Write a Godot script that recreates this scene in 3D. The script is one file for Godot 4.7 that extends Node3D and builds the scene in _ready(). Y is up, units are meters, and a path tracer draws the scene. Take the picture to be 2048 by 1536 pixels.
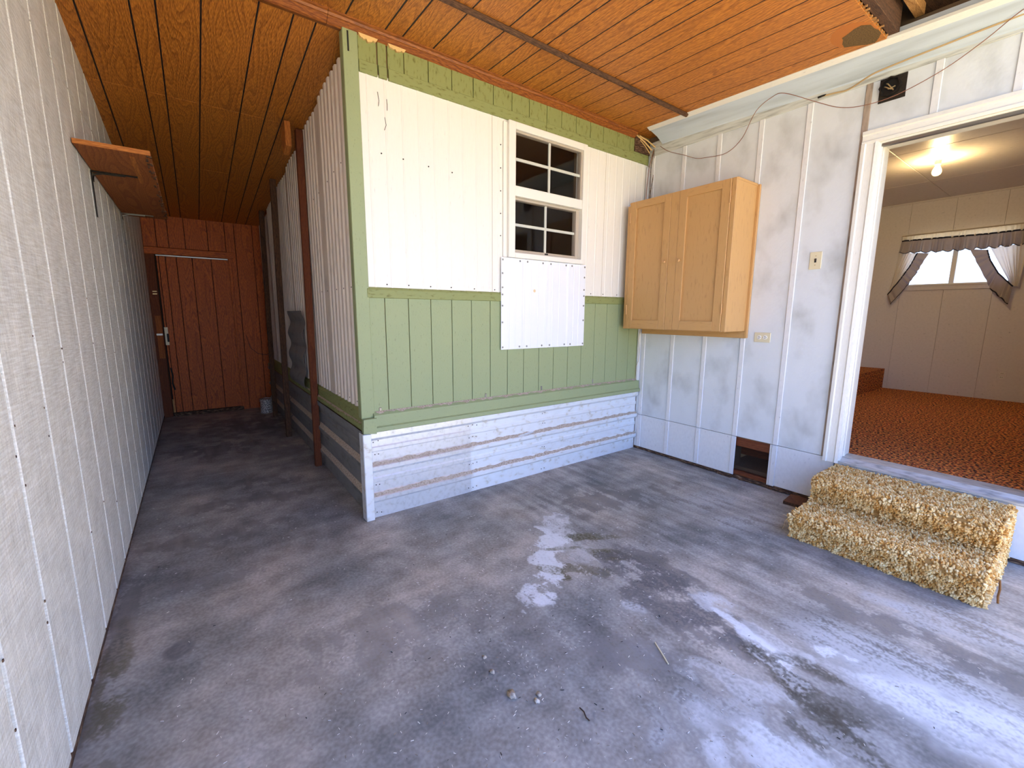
extends Node3D
# An open carport room: panelled wall on the left, the end of a clad trailer in the middle, a battened house wall with a doorway on the right.

const W := 2.608      # house wall
const L := -1.211     # left wall
const B := -4.19      # back wall of the side passage

var rng := RandomNumberGenerator.new()
var M := {}
var used := {}


class MB:
	var v := PackedVector3Array()
	var n := PackedVector3Array()
	var u := PackedVector2Array()

	func tri(a: Vector3, b: Vector3, c: Vector3, na: Vector3, nb: Vector3, nc: Vector3, ua := Vector2.ZERO, ub := Vector2.ZERO, uc := Vector2.ZERO) -> void:
		if (b - a).cross(c - a).dot(na + nb + nc) > 0.0:
			var t := b
			b = c
			c = t
			t = nb
			nb = nc
			nc = t
			var s := ub
			ub = uc
			uc = s
		v.append(a); v.append(b); v.append(c)
		n.append(na); n.append(nb); n.append(nc)
		u.append(ua); u.append(ub); u.append(uc)

	static func uvp(p: Vector3, nn: Vector3, g: int, off: Vector2) -> Vector2:
		var k := nn.abs().max_axis_index()
		var i := (k + 1) % 3
		var j := (k + 2) % 3
		if g == j:
			var t := i
			i = j
			j = t
		return Vector2(p[i], p[j]) + off

	func face(p: Array, nn: Vector3, g := 1, off := Vector2.ZERO) -> void:
		for k in range(1, p.size() - 1):
			tri(p[0], p[k], p[k + 1], nn, nn, nn, uvp(p[0], nn, g, off), uvp(p[k], nn, g, off), uvp(p[k + 1], nn, g, off))

	# box from a to b with chamfered edges; texture u runs along axis g
	func box(a: Vector3, b: Vector3, bev := 0.0, g := 1, off := Vector2.ZERO) -> MB:
		var at := func(s: Vector3, k: int) -> Vector3:
			var p := Vector3.ZERO
			for i in 3:
				var full: float = b[i] if s[i] > 0.0 else a[i]
				p[i] = full if i == k else full - s[i] * bev
			return p
		for k in 3:
			var i := (k + 1) % 3
			var j := (k + 2) % 3
			for s in [-1.0, 1.0]:
				var q := []
				for c in [[-1, -1], [1, -1], [1, 1], [-1, 1]]:
					var d := Vector3.ZERO
					d[k] = s; d[i] = c[0]; d[j] = c[1]
					q.append(at.call(d, k))
				var nn := Vector3.ZERO
				nn[k] = s
				face(q, nn, g, off)
				if bev > 0.0:
					for t in [-1.0, 1.0]:
						var e := Vector3.ZERO
						e[k] = s; e[i] = t; e[j] = -1.0
						var h := e
						h[j] = 1.0
						var en := Vector3.ZERO
						en[k] = s * 0.7072; en[i] = t * 0.707
						face([at.call(e, k), at.call(h, k), at.call(h, i), at.call(e, i)], en, g, off)
		if bev > 0.0:
			for sx in [-1.0, 1.0]:
				for sy in [-1.0, 1.0]:
					for sz in [-1.0, 1.0]:
						var d := Vector3(sx, sy, sz)
						face([at.call(d, 0), at.call(d, 1), at.call(d, 2)], d.normalized(), g, off)
		return self

	# tube along points
	func tube(p: Array, r: float, sides := 6, r_end := -1.0) -> MB:
		var rings := []
		for i in p.size():
			var d: Vector3 = (p[mini(i + 1, p.size() - 1)] - p[maxi(i - 1, 0)]).normalized()
			var a := d.cross(Vector3.UP if absf(d.y) < 0.9 else Vector3.RIGHT).normalized()
			var c := d.cross(a)
			var rr := r if r_end < 0.0 else lerpf(r, r_end, float(i) / (p.size() - 1))
			var ring := []
			for k in sides + 1:
				var t := TAU * k / sides
				var nn := a * cos(t) + c * sin(t)
				ring.append([p[i] + nn * rr, nn])
			rings.append(ring)
		for i in p.size() - 1:
			for k in sides:
				quad_n(rings[i][k], rings[i][k + 1], rings[i + 1][k + 1], rings[i + 1][k])
		for e in [0, p.size() - 1]:
			var d: Vector3 = (p[0] - p[1]).normalized() if e == 0 else (p[-1] - p[-2]).normalized()
			for k in sides:
				tri(p[e], rings[e][k][0], rings[e][k + 1][0], d, d, d)
		return self

	func quad_n(a: Array, b: Array, c: Array, d: Array) -> void:
		var q := [a, b, c, d]
		for e in q:
			if e.size() < 3:
				e.append(Vector2(e[0].x + e[0].z, e[0].y))
		tri(a[0], b[0], c[0], a[1], b[1], c[1], a[2], b[2], c[2])
		tri(a[0], c[0], d[0], a[1], c[1], d[1], a[2], c[2], d[2])

	# profile of (radius, y) turned about the y axis at o
	func lathe(prof: Array, o := Vector3.ZERO, sides := 20, turn := Basis()) -> MB:
		for i in prof.size() - 1:
			var p: Vector2 = prof[i]
			var q: Vector2 = prof[i + 1]
			var s := (q - p).normalized()
			for k in sides:
				var t0 := TAU * k / sides
				var t1 := TAU * (k + 1) / sides
				var e := []
				for c in [[p, t0], [p, t1], [q, t1], [q, t0]]:
					var r := Vector3(cos(c[1]), 0, sin(c[1]))
					e.append([o + turn * (r * c[0].x + Vector3.UP * c[0].y), turn * (r * s.y - Vector3.UP * s.x).normalized()])
				quad_n(e[0], e[1], e[2], e[3])
		return self

	# open sheet: cross-section pts (a along ax, h along up), drawn along `along` from l0 to l1, with thickness th behind
	func sheet(pts: Array, o: Vector3, ax: Vector3, up: Vector3, along: Vector3, l0: float, l1: float, th := 0.002, uvs := 1.0) -> MB:
		for side in 2:
			var sg := 1.0 if side == 0 else -1.0
			var run := 0.0
			for i in pts.size() - 1:
				var p: Vector2 = pts[i]
				var q: Vector2 = pts[i + 1]
				var d := (q - p).normalized()
				var nn := (up * d.x - ax * d.y) * sg
				var back := up * (-th if side == 1 else 0.0)
				var a := o + ax * p.x + up * p.y + back
				var b := o + ax * q.x + up * q.y + back
				var len := p.distance_to(q)
				var u0 := run * uvs
				run += len
				var u1 := run * uvs
				tri(a + along * l0, b + along * l0, b + along * l1, nn, nn, nn, Vector2(u0, l0), Vector2(u1, l0), Vector2(u1, l1))
				tri(a + along * l0, b + along * l1, a + along * l1, nn, nn, nn, Vector2(u0, l0), Vector2(u1, l1), Vector2(u0, l1))
				if side == 0:
					for e in [[l0, -1.0], [l1, 1.0]]:
						var f: Vector3 = along * e[0]
						face([a + f, b + f, b + f - up * th, a + f - up * th], along * e[1])
		for e in [[pts[0], -1.0], [pts[-1], 1.0]]:
			var a: Vector3 = o + ax * e[0].x + up * e[0].y
			face([a + along * l0, a + along * l1, a + along * l1 - up * th, a + along * l0 - up * th], ax * e[1])
		return self

	# solid prism: polygon in the plane (ax, up), drawn along `along`; smooth turns shared normals off
	func prism(poly: Array, o: Vector3, ax: Vector3, up: Vector3, along: Vector3, l0: float, l1: float, g := 2) -> MB:
		var area := 0.0
		for i in poly.size():
			area += poly[i].cross(poly[(i + 1) % poly.size()])
		var sg := 1.0 if area > 0.0 else -1.0
		for i in poly.size():
			var p: Vector2 = poly[i]
			var q: Vector2 = poly[(i + 1) % poly.size()]
			var d := (q - p).normalized()
			var nn := (ax * d.y - up * d.x) * sg
			var a := o + ax * p.x + up * p.y
			var b := o + ax * q.x + up * q.y
			face([a + along * l0, b + along * l0, b + along * l1, a + along * l1], nn, g)
		var flat := PackedVector2Array(poly)
		var idx := Geometry2D.triangulate_polygon(flat)
		for e in [[l0, -1.0], [l1, 1.0]]:
			for t in range(0, idx.size(), 3):
				var q := []
				for k in 3:
					var p := flat[idx[t + k]]
					q.append(o + ax * p.x + up * p.y + along * e[0])
				face(q, along * e[1], g)
		return self

	func mesh() -> ArrayMesh:
		var a := []
		a.resize(Mesh.ARRAY_MAX)
		a[Mesh.ARRAY_VERTEX] = v
		a[Mesh.ARRAY_NORMAL] = n
		a[Mesh.ARRAY_TEX_UV] = u
		var m := ArrayMesh.new()
		m.add_surface_from_arrays(Mesh.PRIMITIVE_TRIANGLES, a)
		return m


# ---------------------------------------------------------------- helpers for nodes
func numbered(called: String) -> String:
	used[called] = used.get(called, -1) + 1
	return called if used[called] == 0 else "%s_%03d" % [called, used[called]]


func thing(called: String, label: String, category: String, at := Vector3.ZERO, group := "") -> Node3D:
	var o := Node3D.new()
	o.name = numbered(called)
	o.position = at
	add_child(o)
	o.set_meta("label", label)
	o.set_meta("category", category)
	if group:
		o.set_meta("group", group)
	return o


func struct(called: String, label: String) -> Node3D:
	var o := Node3D.new()
	o.name = called
	add_child(o)
	o.set_meta("kind", "structure")
	o.set_meta("label", label)
	return o


func part(parent: Node, called: String, mb: MB, m: Material) -> MeshInstance3D:
	return inst(parent, called, mb.mesh(), m)


func inst(parent: Node, called: String, mesh: Mesh, m: Material) -> MeshInstance3D:
	var o := MeshInstance3D.new()
	o.name = called
	o.mesh = mesh
	o.material_override = m
	parent.add_child(o, true)
	return o


func bx(parent: Node, called: String, a: Vector3, b: Vector3, m: Material, bev := 0.0, g := 1, off := Vector2.ZERO) -> MeshInstance3D:
	return part(parent, called, MB.new().box(a, b, bev, g, off), m)


# rounded line through the points
func smooth(p: Array) -> Array:
	var out := []
	for i in p.size() - 1:
		for k in 5:
			out.append(p[i].cubic_interpolate(p[i + 1], p[maxi(i - 1, 0)], p[mini(i + 2, p.size() - 1)], k / 5.0))
	out.append(p[-1])
	return out


func roff() -> Vector2:
	return Vector2(rng.randf() * 2.0, rng.randf() * 2.0)


# ---------------------------------------------------------------- textures and materials
func noise(seed_: int, freq: float, oct := 4, kind := FastNoiseLite.TYPE_SIMPLEX_SMOOTH) -> FastNoiseLite:
	var f := FastNoiseLite.new()
	f.seed = seed_
	f.frequency = freq
	f.noise_type = kind
	f.fractal_octaves = oct
	return f


func ntex(seed_: int, freq: float, ramp: Array, size := 512, oct := 4, kind := FastNoiseLite.TYPE_SIMPLEX_SMOOTH) -> NoiseTexture2D:
	var t := NoiseTexture2D.new()
	t.width = size
	t.height = size
	t.seamless = true
	t.noise = noise(seed_, freq, oct, kind)
	var g := Gradient.new()
	var off := PackedFloat32Array()
	var col := PackedColorArray()
	for r in ramp:
		off.append(r[0])
		col.append(r[1])
	g.offsets = off
	g.colors = col
	t.color_ramp = g
	return t


func gray(x: float) -> Color:
	return Color(x, x, x)


func mat(color: Color, rough := 0.7, metal := 0.0, tex: Texture2D = null, scale := Vector3.ONE, tri := false) -> StandardMaterial3D:
	var m := StandardMaterial3D.new()
	m.albedo_color = color
	m.roughness = rough
	m.metallic = metal
	if tex:
		m.albedo_texture = tex
	m.uv1_scale = scale
	if tri:
		m.uv1_triplanar = true
		m.uv1_world_triplanar = true
	return m


func bump(m: StandardMaterial3D, tex: Texture2D, cm: float) -> StandardMaterial3D:
	m.heightmap_enabled = true
	m.heightmap_texture = tex
	m.heightmap_scale = cm
	return m


func from_bytes(w: int, h: int, b: PackedByteArray) -> ImageTexture:
	return ImageTexture.create_from_image(Image.create_from_data(w, h, false, Image.FORMAT_RGB8, b))


# wood figure: tile of 2.0 m along the grain (u) by 0.5 m across (v)
func wood_tex(seed_: int, light: Color, dark: Color, rings: float, fiber: float) -> ImageTexture:
	var w := 768
	var h := 768
	var n1 := noise(seed_, 1.0, 2)
	var n2 := noise(seed_ + 7, 1.0, 2)
	var out := PackedByteArray()
	out.resize(w * h * 3)
	var k := 0
	for j in h:
		var v := float(j) / h * 0.5
		for i in w:
			var u := float(i) / w * 2.0
			var f := v * 34.0 + n1.get_noise_2d(u * 0.8, v * 6.0) * rings * 1.6
			var r := f - floorf(f)
			r = r * r * (1.0 if r < 0.9 else (1.0 - r) * 10.0)
			var p := n2.get_noise_2d(u * 22.0, v * 420.0)
			var t := clampf(r * 0.42 + p * fiber * 0.9 + 0.27, 0.0, 1.0)
			out[k] = int(255.0 * lerpf(light.r, dark.r, t))
			out[k + 1] = int(255.0 * lerpf(light.g, dark.g, t))
			out[k + 2] = int(255.0 * lerpf(light.b, dark.b, t))
			k += 3
	return from_bytes(w, h, out)


const FX0 := -1.3
const FX1 := 2.7
const FZ0 := -4.3
const FZ1 := 2.9

func floor_tex() -> ImageTexture:
	var w := 1000
	var h := 1800
	var big := noise(11, 0.005, 4).get_image(w, h).get_data()
	var mid := noise(12, 0.02, 4).get_image(w, h).get_data()
	var fine := noise(13, 0.22, 3).get_image(w, h).get_data()
	var si := noise(14, 0.05, 4).get_image(w, h / 9)
	si.resize(w, h, Image.INTERPOLATE_CUBIC)
	var sz := si.get_data()
	var sj := noise(15, 0.05, 4).get_image(w / 9, h)
	sj.resize(w, h, Image.INTERPOLATE_CUBIC)
	var sx := sj.get_data()
	var out := PackedByteArray()
	out.resize(w * h * 3)
	var k := 0
	for j in h:
		var z := FZ0 + (FZ1 - FZ0) * j / h
		for i in w:
			var q := j * w + i
			var x := FX0 + (FX1 - FX0) * i / w
			var wz := clampf((x + z * 0.3 - 0.3) * 1.2, 0.0, 1.0)
			var s := sx[q] * (1.0 - wz) + sz[q] * wz
			var g := 146.0 + (big[q] - 128) * 0.20 + (mid[q] - 128) * 0.17 + (fine[q] - 128) * 0.16 + (s - 128.0) * (0.07 + 0.09 * wz)
			var warm := (big[q] - 128) * 0.05
			out[k] = int(clampf(g + 5.0 + warm, 0, 255))
			out[k + 1] = int(clampf(g - 1.0, 0, 255))
			out[k + 2] = int(clampf(g - 9.0 - warm, 0, 255))
			k += 3
	# spills and stains: x, z, half-length, half-width, turn of the long axis from +x in degrees, colour, strength, raggedness
	var pale := Color8(228, 228, 228)
	var chalk := Color8(196, 196, 196)
	var oil := Color8(72, 66, 54)
	var moss := Color8(84, 76, 50)
	var soot := Color8(98, 94, 93)
	var damp := Color8(122, 118, 117)
	var stains := [
		[0.80, 1.02, 0.22, 0.12, 60.0, pale, 0.45, 2.2],
		[0.96, 0.99, 0.15, 0.05, 40.0, moss, 0.9, 1.6], [0.92, 1.19, 0.12, 0.06, 60.0, moss, 0.9, 1.5], [0.55, 1.14, 0.10, 0.03, 60.0, moss, 0.9, 1.3], [0.70, 1.20, 0.16, 0.05, 50.0, moss, 0.55, 1.8],
		[0.95, 1.42, 0.24, 0.13, 70.0, soot, 0.9, 1.5], [0.85, 1.62, 0.30, 0.13, 80.0, soot, 0.8, 1.6], [1.05, 1.25, 0.16, 0.10, 20.0, soot, 0.7, 1.6], [0.80, 1.80, 0.22, 0.10, 95.0, soot, 0.55, 1.8],
		[0.90, 0.75, 0.17, 0.09, 130.0, pale, 0.75, 2.0], [0.72, 0.90, 0.15, 0.09, 120.0, pale, 0.95, 2.0], [0.60, 1.03, 0.14, 0.07, 125.0, pale, 1.0, 2.0], [0.42, 1.18, 0.14, 0.075, 130.0, pale, 1.1, 2.0], [0.36, 1.26, 0.06, 0.04, 120.0, pale, 1.0, 0.9],
		[0.56, 1.10, 0.09, 0.025, 50.0, moss, 0.8, 1.8], [0.74, 0.98, 0.10, 0.02, 30.0, moss, 0.6, 2.0], [0.66, 1.53, 0.07, 0.035, 70.0, chalk, 0.9, 1.6], [0.99, 1.72, 0.10, 0.06, 70.0, pale, 0.7, 1.7], [0.93, 1.88, 0.16, 0.025, 105.0, pale, 0.95, 1.2], [0.87, 2.05, 0.13, 0.05, 110.0, pale, 0.95, 1.3], [0.96, 2.02, 0.13, 0.06, 100.0, pale, 0.6, 1.8],
		[0.67, 2.05, 0.16, 0.05, 60.0, pale, 0.55, 2.0], [0.45, 2.05, 0.20, 0.10, 30.0, chalk, 0.6, 1.9], [0.44, 2.18, 0.18, 0.10, 60.0, pale, 0.55, 2.1], [0.55, 2.35, 0.25, 0.12, 60.0, pale, 0.5, 2.2],
		[0.80, 2.20, 0.22, 0.07, 100.0, oil, 0.85, 1.6], [0.72, 2.32, 0.20, 0.06, 110.0, oil, 0.8, 1.6], [0.93, 2.15, 0.10, 0.04, 80.0, oil, 0.7, 1.4], [0.62, 2.24, 0.10, 0.03, 100.0, oil, 0.6, 1.6],
		[1.20, 2.35, 0.38, 0.17, 80.0, chalk, 0.8, 0.5], [1.10, 2.58, 0.30, 0.16, 80.0, pale, 0.6, 0.7], [1.02, 2.35, 0.2, 0.05, 85.0, pale, 0.5, 1.7], [1.08, 2.17, 0.07, 0.03, 60.0, pale, 0.9, 2.2],
		[1.70, 2.45, 0.28, 0.12, 70.0, chalk, 0.6, 0.8], [1.45, 2.20, 0.30, 0.07, 80.0, soot, 0.55, 1.8], [1.42, 2.55, 0.25, 0.05, 80.0, soot, 0.6, 1.8], [1.65, 2.20, 0.12, 0.05, 80.0, chalk, 0.6, 1.0],
		[1.50, 0.72, 0.42, 0.16, 20.0, soot, 0.5, 2.0], [1.38, 0.45, 0.25, 0.10, 20.0, soot, 0.4, 2.0], [1.15, 0.60, 0.2, 0.1, 40.0, soot, 0.4, 2.0], [2.02, 1.10, 0.30, 0.14, 20.0, chalk, 0.35, 1.2], [1.90, 1.42, 0.22, 0.10, 20.0, chalk, 0.45, 1.5], [1.45, 1.50, 0.4, 0.2, 60.0, soot, 0.12, 2.0],
		[0.43, 1.71, 0.17, 0.10, 40.0, damp, 0.6, 0.6], [0.25, 1.45, 0.30, 0.16, 60.0, damp, 0.35, 1.5], [-0.60, -0.75, 0.35, 0.12, 5.0, soot, 0.5, 1.8], [-0.45, -1.10, 0.25, 0.12, 10.0, soot, 0.45, 1.6], [-0.80, -0.30, 0.40, 0.12, 5.0, soot, 0.4, 1.8],
		[-0.75, -2.3, 0.35, 0.25, 0.0, soot, 0.6, 1.6], [-0.35, -3.2, 0.6, 0.5, 0.0, soot, 0.6, 1.4], [-0.2, -1.9, 0.25, 0.3, 0.0, damp, 0.5, 1.2], [-0.98, 0.66, 0.05, 0.05, 0.0, soot, 0.8, 0.6], [-0.85, 0.20, 0.30, 0.06, 10.0, damp, 0.5, 1.4],
		[-1.16, 0.75, 0.30, 0.05, 90.0, moss, 0.6, 1.6], [-1.17, 0.20, 0.30, 0.04, 90.0, soot, 0.6, 1.6], [-0.25, 1.05, 0.35, 0.18, 10.0, damp, 0.35, 1.6],
	]
	for s in stains:
		var reach: float = maxf(s[2], s[3]) * 1.7
		var i0 := int(clampf((s[0] - reach - FX0) / (FX1 - FX0) * w, 0, w))
		var i1 := int(clampf((s[0] + reach - FX0) / (FX1 - FX0) * w, 0, w))
		var j0 := int(clampf((s[1] - reach - FZ0) / (FZ1 - FZ0) * h, 0, h))
		var j1 := int(clampf((s[1] + reach - FZ0) / (FZ1 - FZ0) * h, 0, h))
		var ca := cos(deg_to_rad(s[4]))
		var sa := sin(deg_to_rad(s[4]))
		var cr: float = s[5].r * 255.0
		var cg: float = s[5].g * 255.0
		var cbl: float = s[5].b * 255.0
		var rag: float = s[7] / 110.0
		var full: float = minf(s[6], 1.0)
		var gr := 0.45 if s[5].r > 0.8 else 1.2
		var flat_ := 0.95 if s[5].r > 0.8 else 0.78
		for j in range(j0, j1):
			var dz: float = FZ0 + (FZ1 - FZ0) * j / h - s[1]
			for i in range(i0, i1):
				var dx: float = FX0 + (FX1 - FX0) * i / w - s[0]
				var a: float = (dx * ca + dz * sa) / s[2]
				var c: float = (dz * ca - dx * sa) / s[3]
				var q := j * w + i
				var d := a * a + c * c + (mid[q] - 128) * rag + (sz[q] - 128) * rag * 0.55 + (fine[q] - 128) * rag * 0.35
				if d < 1.3:
					var t: float = clampf((1.3 - d) * 1.5, 0.0, 1.0) * full * clampf(flat_ + ((fine[q] + sz[q] - 256) * 0.0055 + (mid[q] - 128) * 0.003) * gr, 0.12, 1.0)
					k = q * 3
					out[k] = int(lerpf(out[k], cr, t))
					out[k + 1] = int(lerpf(out[k + 1], cg, t))
					out[k + 2] = int(lerpf(out[k + 2], cbl, t))
	return from_bytes(w, h, out)


# rough-sawn plywood: tile 1.0 m across (u = along z) by 1.0 m up
func sawn_tex() -> ImageTexture:
	var w := 512
	var h := 512
	var a := noise(31, 0.012, 3).get_seamless_image(w, h).get_data()
	var si := noise(32, 0.25, 3).get_seamless_image(w, 32)
	si.resize(w, h, Image.INTERPOLATE_CUBIC)
	var vert := si.get_data()
	var sj := noise(33, 0.25, 3).get_seamless_image(20, h)
	sj.resize(w, h, Image.INTERPOLATE_CUBIC)
	var hor := sj.get_data()
	var fine := noise(34, 0.3, 2).get_seamless_image(w, h).get_data()
	var out := PackedByteArray()
	out.resize(w * h * 3)
	for q in w * h:
		var g := 232.0 + (a[q] - 128) * 0.08 + (vert[q] - 128) * 0.14 + (hor[q] - 128) * 0.14 + (fine[q] - 128) * 0.12
		if fine[q] < 22 and a[q] > 120:
			g -= 60.0
		var warm := (vert[q] - 128) * 0.06
		out[q * 3] = int(clampf(g, 0, 255))
		out[q * 3 + 1] = int(clampf(g + 0.5 + warm * 0.4, 0, 255))
		out[q * 3 + 2] = int(clampf(g - 5.0 + warm, 0, 255))
	return from_bytes(w, h, out)


func make_materials() -> void:
	var w3 := Vector3(0.5, 2.0, 1.0)
	var speck := [[0.0, gray(0.55)], [0.10, gray(0.85)], [0.18, gray(0.97)], [1.0, gray(1.0)]]
	var grime := ntex(41, 0.018, [[0.0, Color(0.78, 0.77, 0.74)], [0.22, Color(0.91, 0.91, 0.90)], [0.45, gray(0.975)], [1.0, gray(1.0)]], 512, 5)
	var spots := ntex(42, 0.09, speck, 512, 4)
	var rough_h := ntex(43, 0.12, [[0.0, gray(0.0)], [1.0, gray(1.0)]], 512, 4)
	var streak := ntex(44, 0.03, [[0.0, gray(0.86)], [0.3, gray(0.97)], [1.0, gray(1.0)]], 512, 4)
	M.speck = spots
	M.ceiling = mat(Color.WHITE, 0.55, 0.0, wood_tex(1, Color8(222, 144, 52), Color8(118, 60, 16), 2.4, 0.7), w3)
	M.panel_brown = mat(Color(0.98, 0.78, 0.56), 0.6, 0.0, M.ceiling.albedo_texture, w3)
	M.trim_wood = mat(Color(0.78, 0.72, 0.70), 0.5, 0.0, M.ceiling.albedo_texture, w3)
	M.dark_wood = mat(Color.WHITE, 0.85, 0.0, wood_tex(3, Color8(104, 72, 48), Color8(48, 31, 20), 1.6, 0.8), w3)
	M.lumber = mat(Color.WHITE, 0.8, 0.0, wood_tex(4, Color8(206, 160, 100), Color8(128, 82, 40), 1.8, 0.55), w3)
	M.post = mat(Color(0.62, 0.43, 0.32), 0.75, 0.0, M.lumber.albedo_texture, w3)
	M.shelf = mat(Color(0.86, 0.66, 0.46), 0.75, 0.0, M.lumber.albedo_texture, w3)
	M.shelf_end = mat(Color(1.0, 0.82, 0.56), 0.75, 0.0, M.lumber.albedo_texture, w3)
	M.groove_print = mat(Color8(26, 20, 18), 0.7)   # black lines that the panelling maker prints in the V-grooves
	M.batten_brown = mat(Color8(46, 30, 20), 0.9)
	M.sheathing = mat(Color8(140, 110, 78), 0.9)
	M.sawn = bump(mat(Color(0.97, 0.96, 0.94), 0.8, 0.0, sawn_tex(), Vector3(1, 1, 1)), rough_h, 0.12)
	M.sawn_groove = mat(Color8(240, 239, 232), 0.6, 0.0, streak, Vector3(1, 4, 1))
	M.white_siding = mat(Color8(240, 238, 228), 0.42, 0.0, ntex(45, 0.05, [[0.0, gray(0.86)], [0.08, gray(0.95)], [0.15, gray(0.99)], [1.0, gray(1.0)]], 512, 4), Vector3(2.0, 0.4, 1.0))
	M.white_metal = mat(Color8(238, 241, 244), 0.35)
	M.vinyl = mat(Color8(238, 236, 226), 0.4)
	M.muntin = mat(Color8(206, 208, 196), 0.45)
	M.sash_dull = mat(Color8(188, 176, 158), 0.5)
	M.green = bump(mat(Color8(152, 164, 120), 0.55, 0.0, ntex(46, 0.06, [[0.0, Color(0.74, 0.72, 0.66)], [0.1, Color(0.93, 0.93, 0.91)], [0.25, gray(1.0)], [0.86, gray(1.0)], [0.95, Color(1.1, 1.08, 1.06)]], 512, 4), Vector3(0.8, 2.4, 1.0)), rough_h, 0.04)
	M.green_weathered_warmlit = mat(Color8(142, 150, 92), 0.6, 0.0, ntex(47, 0.04, [[0.0, Color(0.62, 0.57, 0.44)], [0.18, Color(0.86, 0.84, 0.74)], [0.34, gray(0.98)], [1.0, gray(1.0)]], 512, 7), Vector3(0.7, 2.0, 1.0))  # random weathering is wear; the olive base has warm upper light put in
	M.dirt = mat(Color.WHITE, 0.95, 0.0, ntex(48, 0.08, [[0.0, Color8(112, 92, 72)], [0.3, Color8(164, 146, 126)], [0.6, Color8(192, 178, 160)], [1.0, Color8(206, 196, 182)]], 256, 6), Vector3(3, 3, 3), true)
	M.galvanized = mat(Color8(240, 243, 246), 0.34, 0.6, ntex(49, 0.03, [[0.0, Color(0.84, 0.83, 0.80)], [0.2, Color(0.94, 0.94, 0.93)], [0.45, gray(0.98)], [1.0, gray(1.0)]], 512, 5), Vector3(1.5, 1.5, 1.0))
	M.galvanized_stained = mat(Color8(238, 242, 245), 0.46, 0.25, ntex(50, 0.02, [[0.0, Color(0.80, 0.76, 0.68)], [0.16, Color(0.93, 0.91, 0.87)], [0.32, Color(0.98, 0.975, 0.965)], [1.0, gray(1.0)]], 512, 8), Vector3(1.6, 1.0, 1.0))
	M.corrugated = mat(Color8(240, 230, 216), 0.5, 0.0, streak, Vector3(1.0, 0.25, 1.0))
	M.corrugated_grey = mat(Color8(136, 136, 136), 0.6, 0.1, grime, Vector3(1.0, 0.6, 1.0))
	M.paint_wall = bump(mat(Color8(222, 227, 229), 0.6, 0.0, ntex(56, 0.008, [[0.0, Color(0.84, 0.84, 0.83)], [0.3, Color(0.93, 0.93, 0.925)], [0.55, gray(0.985)], [1.0, gray(1.0)]], 512, 6), Vector3(0.55, 0.8, 1.0)), rough_h, 0.05)
	M.paint_low = mat(Color8(230, 231, 230), 0.6, 0.0, spots, Vector3(0.9, 0.5, 0.9), true)
	M.paint_dirty = bump(mat(Color8(216, 218, 212), 0.65, 0.0, ntex(51, 0.03, [[0.0, Color(0.66, 0.66, 0.65)], [0.25, Color(0.82, 0.82, 0.81)], [0.5, Color(0.94, 0.94, 0.93)], [1.0, gray(1.0)]], 512, 5), Vector3(0.25, 2.6, 1.0)), rough_h, 0.03)
	M.cove = mat(Color8(206, 218, 228), 0.5, 0.0, M.paint_wall.albedo_texture, Vector3(0.2, 2.0, 1.0))
	M.casing = mat(Color8(238, 236, 226), 0.45, 0.0, spots, Vector3(0.5, 3.0, 1.0))
	M.cabinet = mat(Color8(200, 156, 98), 0.5, 0.0, ntex(52, 0.03, [[0.0, Color(0.82, 0.79, 0.74)], [0.15, Color(0.95, 0.94, 0.93)], [0.35, gray(1.0)], [1.0, gray(1.0)]], 512, 6), Vector3(0.5, 3.0, 1.0))
	M.hinge = mat(Color8(206, 160, 104), 0.4, 0.2)
	M.ivory = mat(Color8(222, 212, 178), 0.35)
	M.black = mat(Color8(16, 15, 14), 0.6)
	M.iron = mat(Color8(46, 42, 38), 0.45, 0.6)
	M.steel = mat(Color8(150, 150, 146), 0.35, 0.9)
	M.brass = mat(Color8(200, 176, 130), 0.4, 0.7)
	M.wire = mat(Color8(140, 92, 70), 0.55)
	M.cable = mat(Color8(186, 158, 112), 0.6)
	M.rot = mat(Color.WHITE, 0.95, 0.0, ntex(53, 0.06, [[0.0, Color8(36, 24, 18)], [0.5, Color8(84, 58, 40)], [1.0, Color8(170, 144, 116)]], 256, 4), Vector3(1, 4, 1))
	M.concrete = bump(mat(Color.WHITE, 0.72, 0.0, floor_tex()), rough_h, 0.0)
	M.concrete.heightmap_enabled = false
	M.ground = mat(Color.WHITE, 0.95, 0.0, ntex(54, 0.02, [[0.0, Color8(176, 154, 112)], [0.5, Color8(206, 186, 142)], [1.0, Color8(222, 204, 164)]], 512, 5), Vector3(0.3, 0.3, 0.3), true)
	M.roof = mat(Color8(120, 116, 112), 0.8)
	M.glass = mat(Color(0.02, 0.02, 0.02, 0.12), 0.03)
	M.glass.metallic_specular = 0.4
	M.glass.transparency = BaseMaterial3D.TRANSPARENCY_ALPHA
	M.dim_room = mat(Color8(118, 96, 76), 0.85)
	M.inner_wall = mat(Color8(234, 229, 224), 0.6, 0.0, spots, Vector3(0.7, 0.7, 0.7), true)
	M.inner_ceiling = mat(Color8(222, 214, 206), 0.42, 0.0, spots, Vector3(0.5, 0.5, 0.5), true)
	M.carpet_red = carpet_mat()
	M.shag = mat(Color8(160, 120, 62), 0.95)
	var tuft := mat(Color.WHITE, 0.95)
	tuft.vertex_color_use_as_albedo = true
	M.tuft = tuft
	M.fabric = mat(Color8(190, 180, 172), 0.85, 0.0, spots, Vector3(3, 3, 3), true)
	M.fabric.backlight_enabled = true
	M.fabric.backlight = Color8(118, 120, 130)
	M.sheer = mat(Color8(240, 232, 214), 0.85)
	M.sheer.backlight_enabled = true
	M.sheer.backlight = Color(0.9, 0.88, 0.84)
	M.navy = mat(Color8(26, 32, 52), 0.8)
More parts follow.
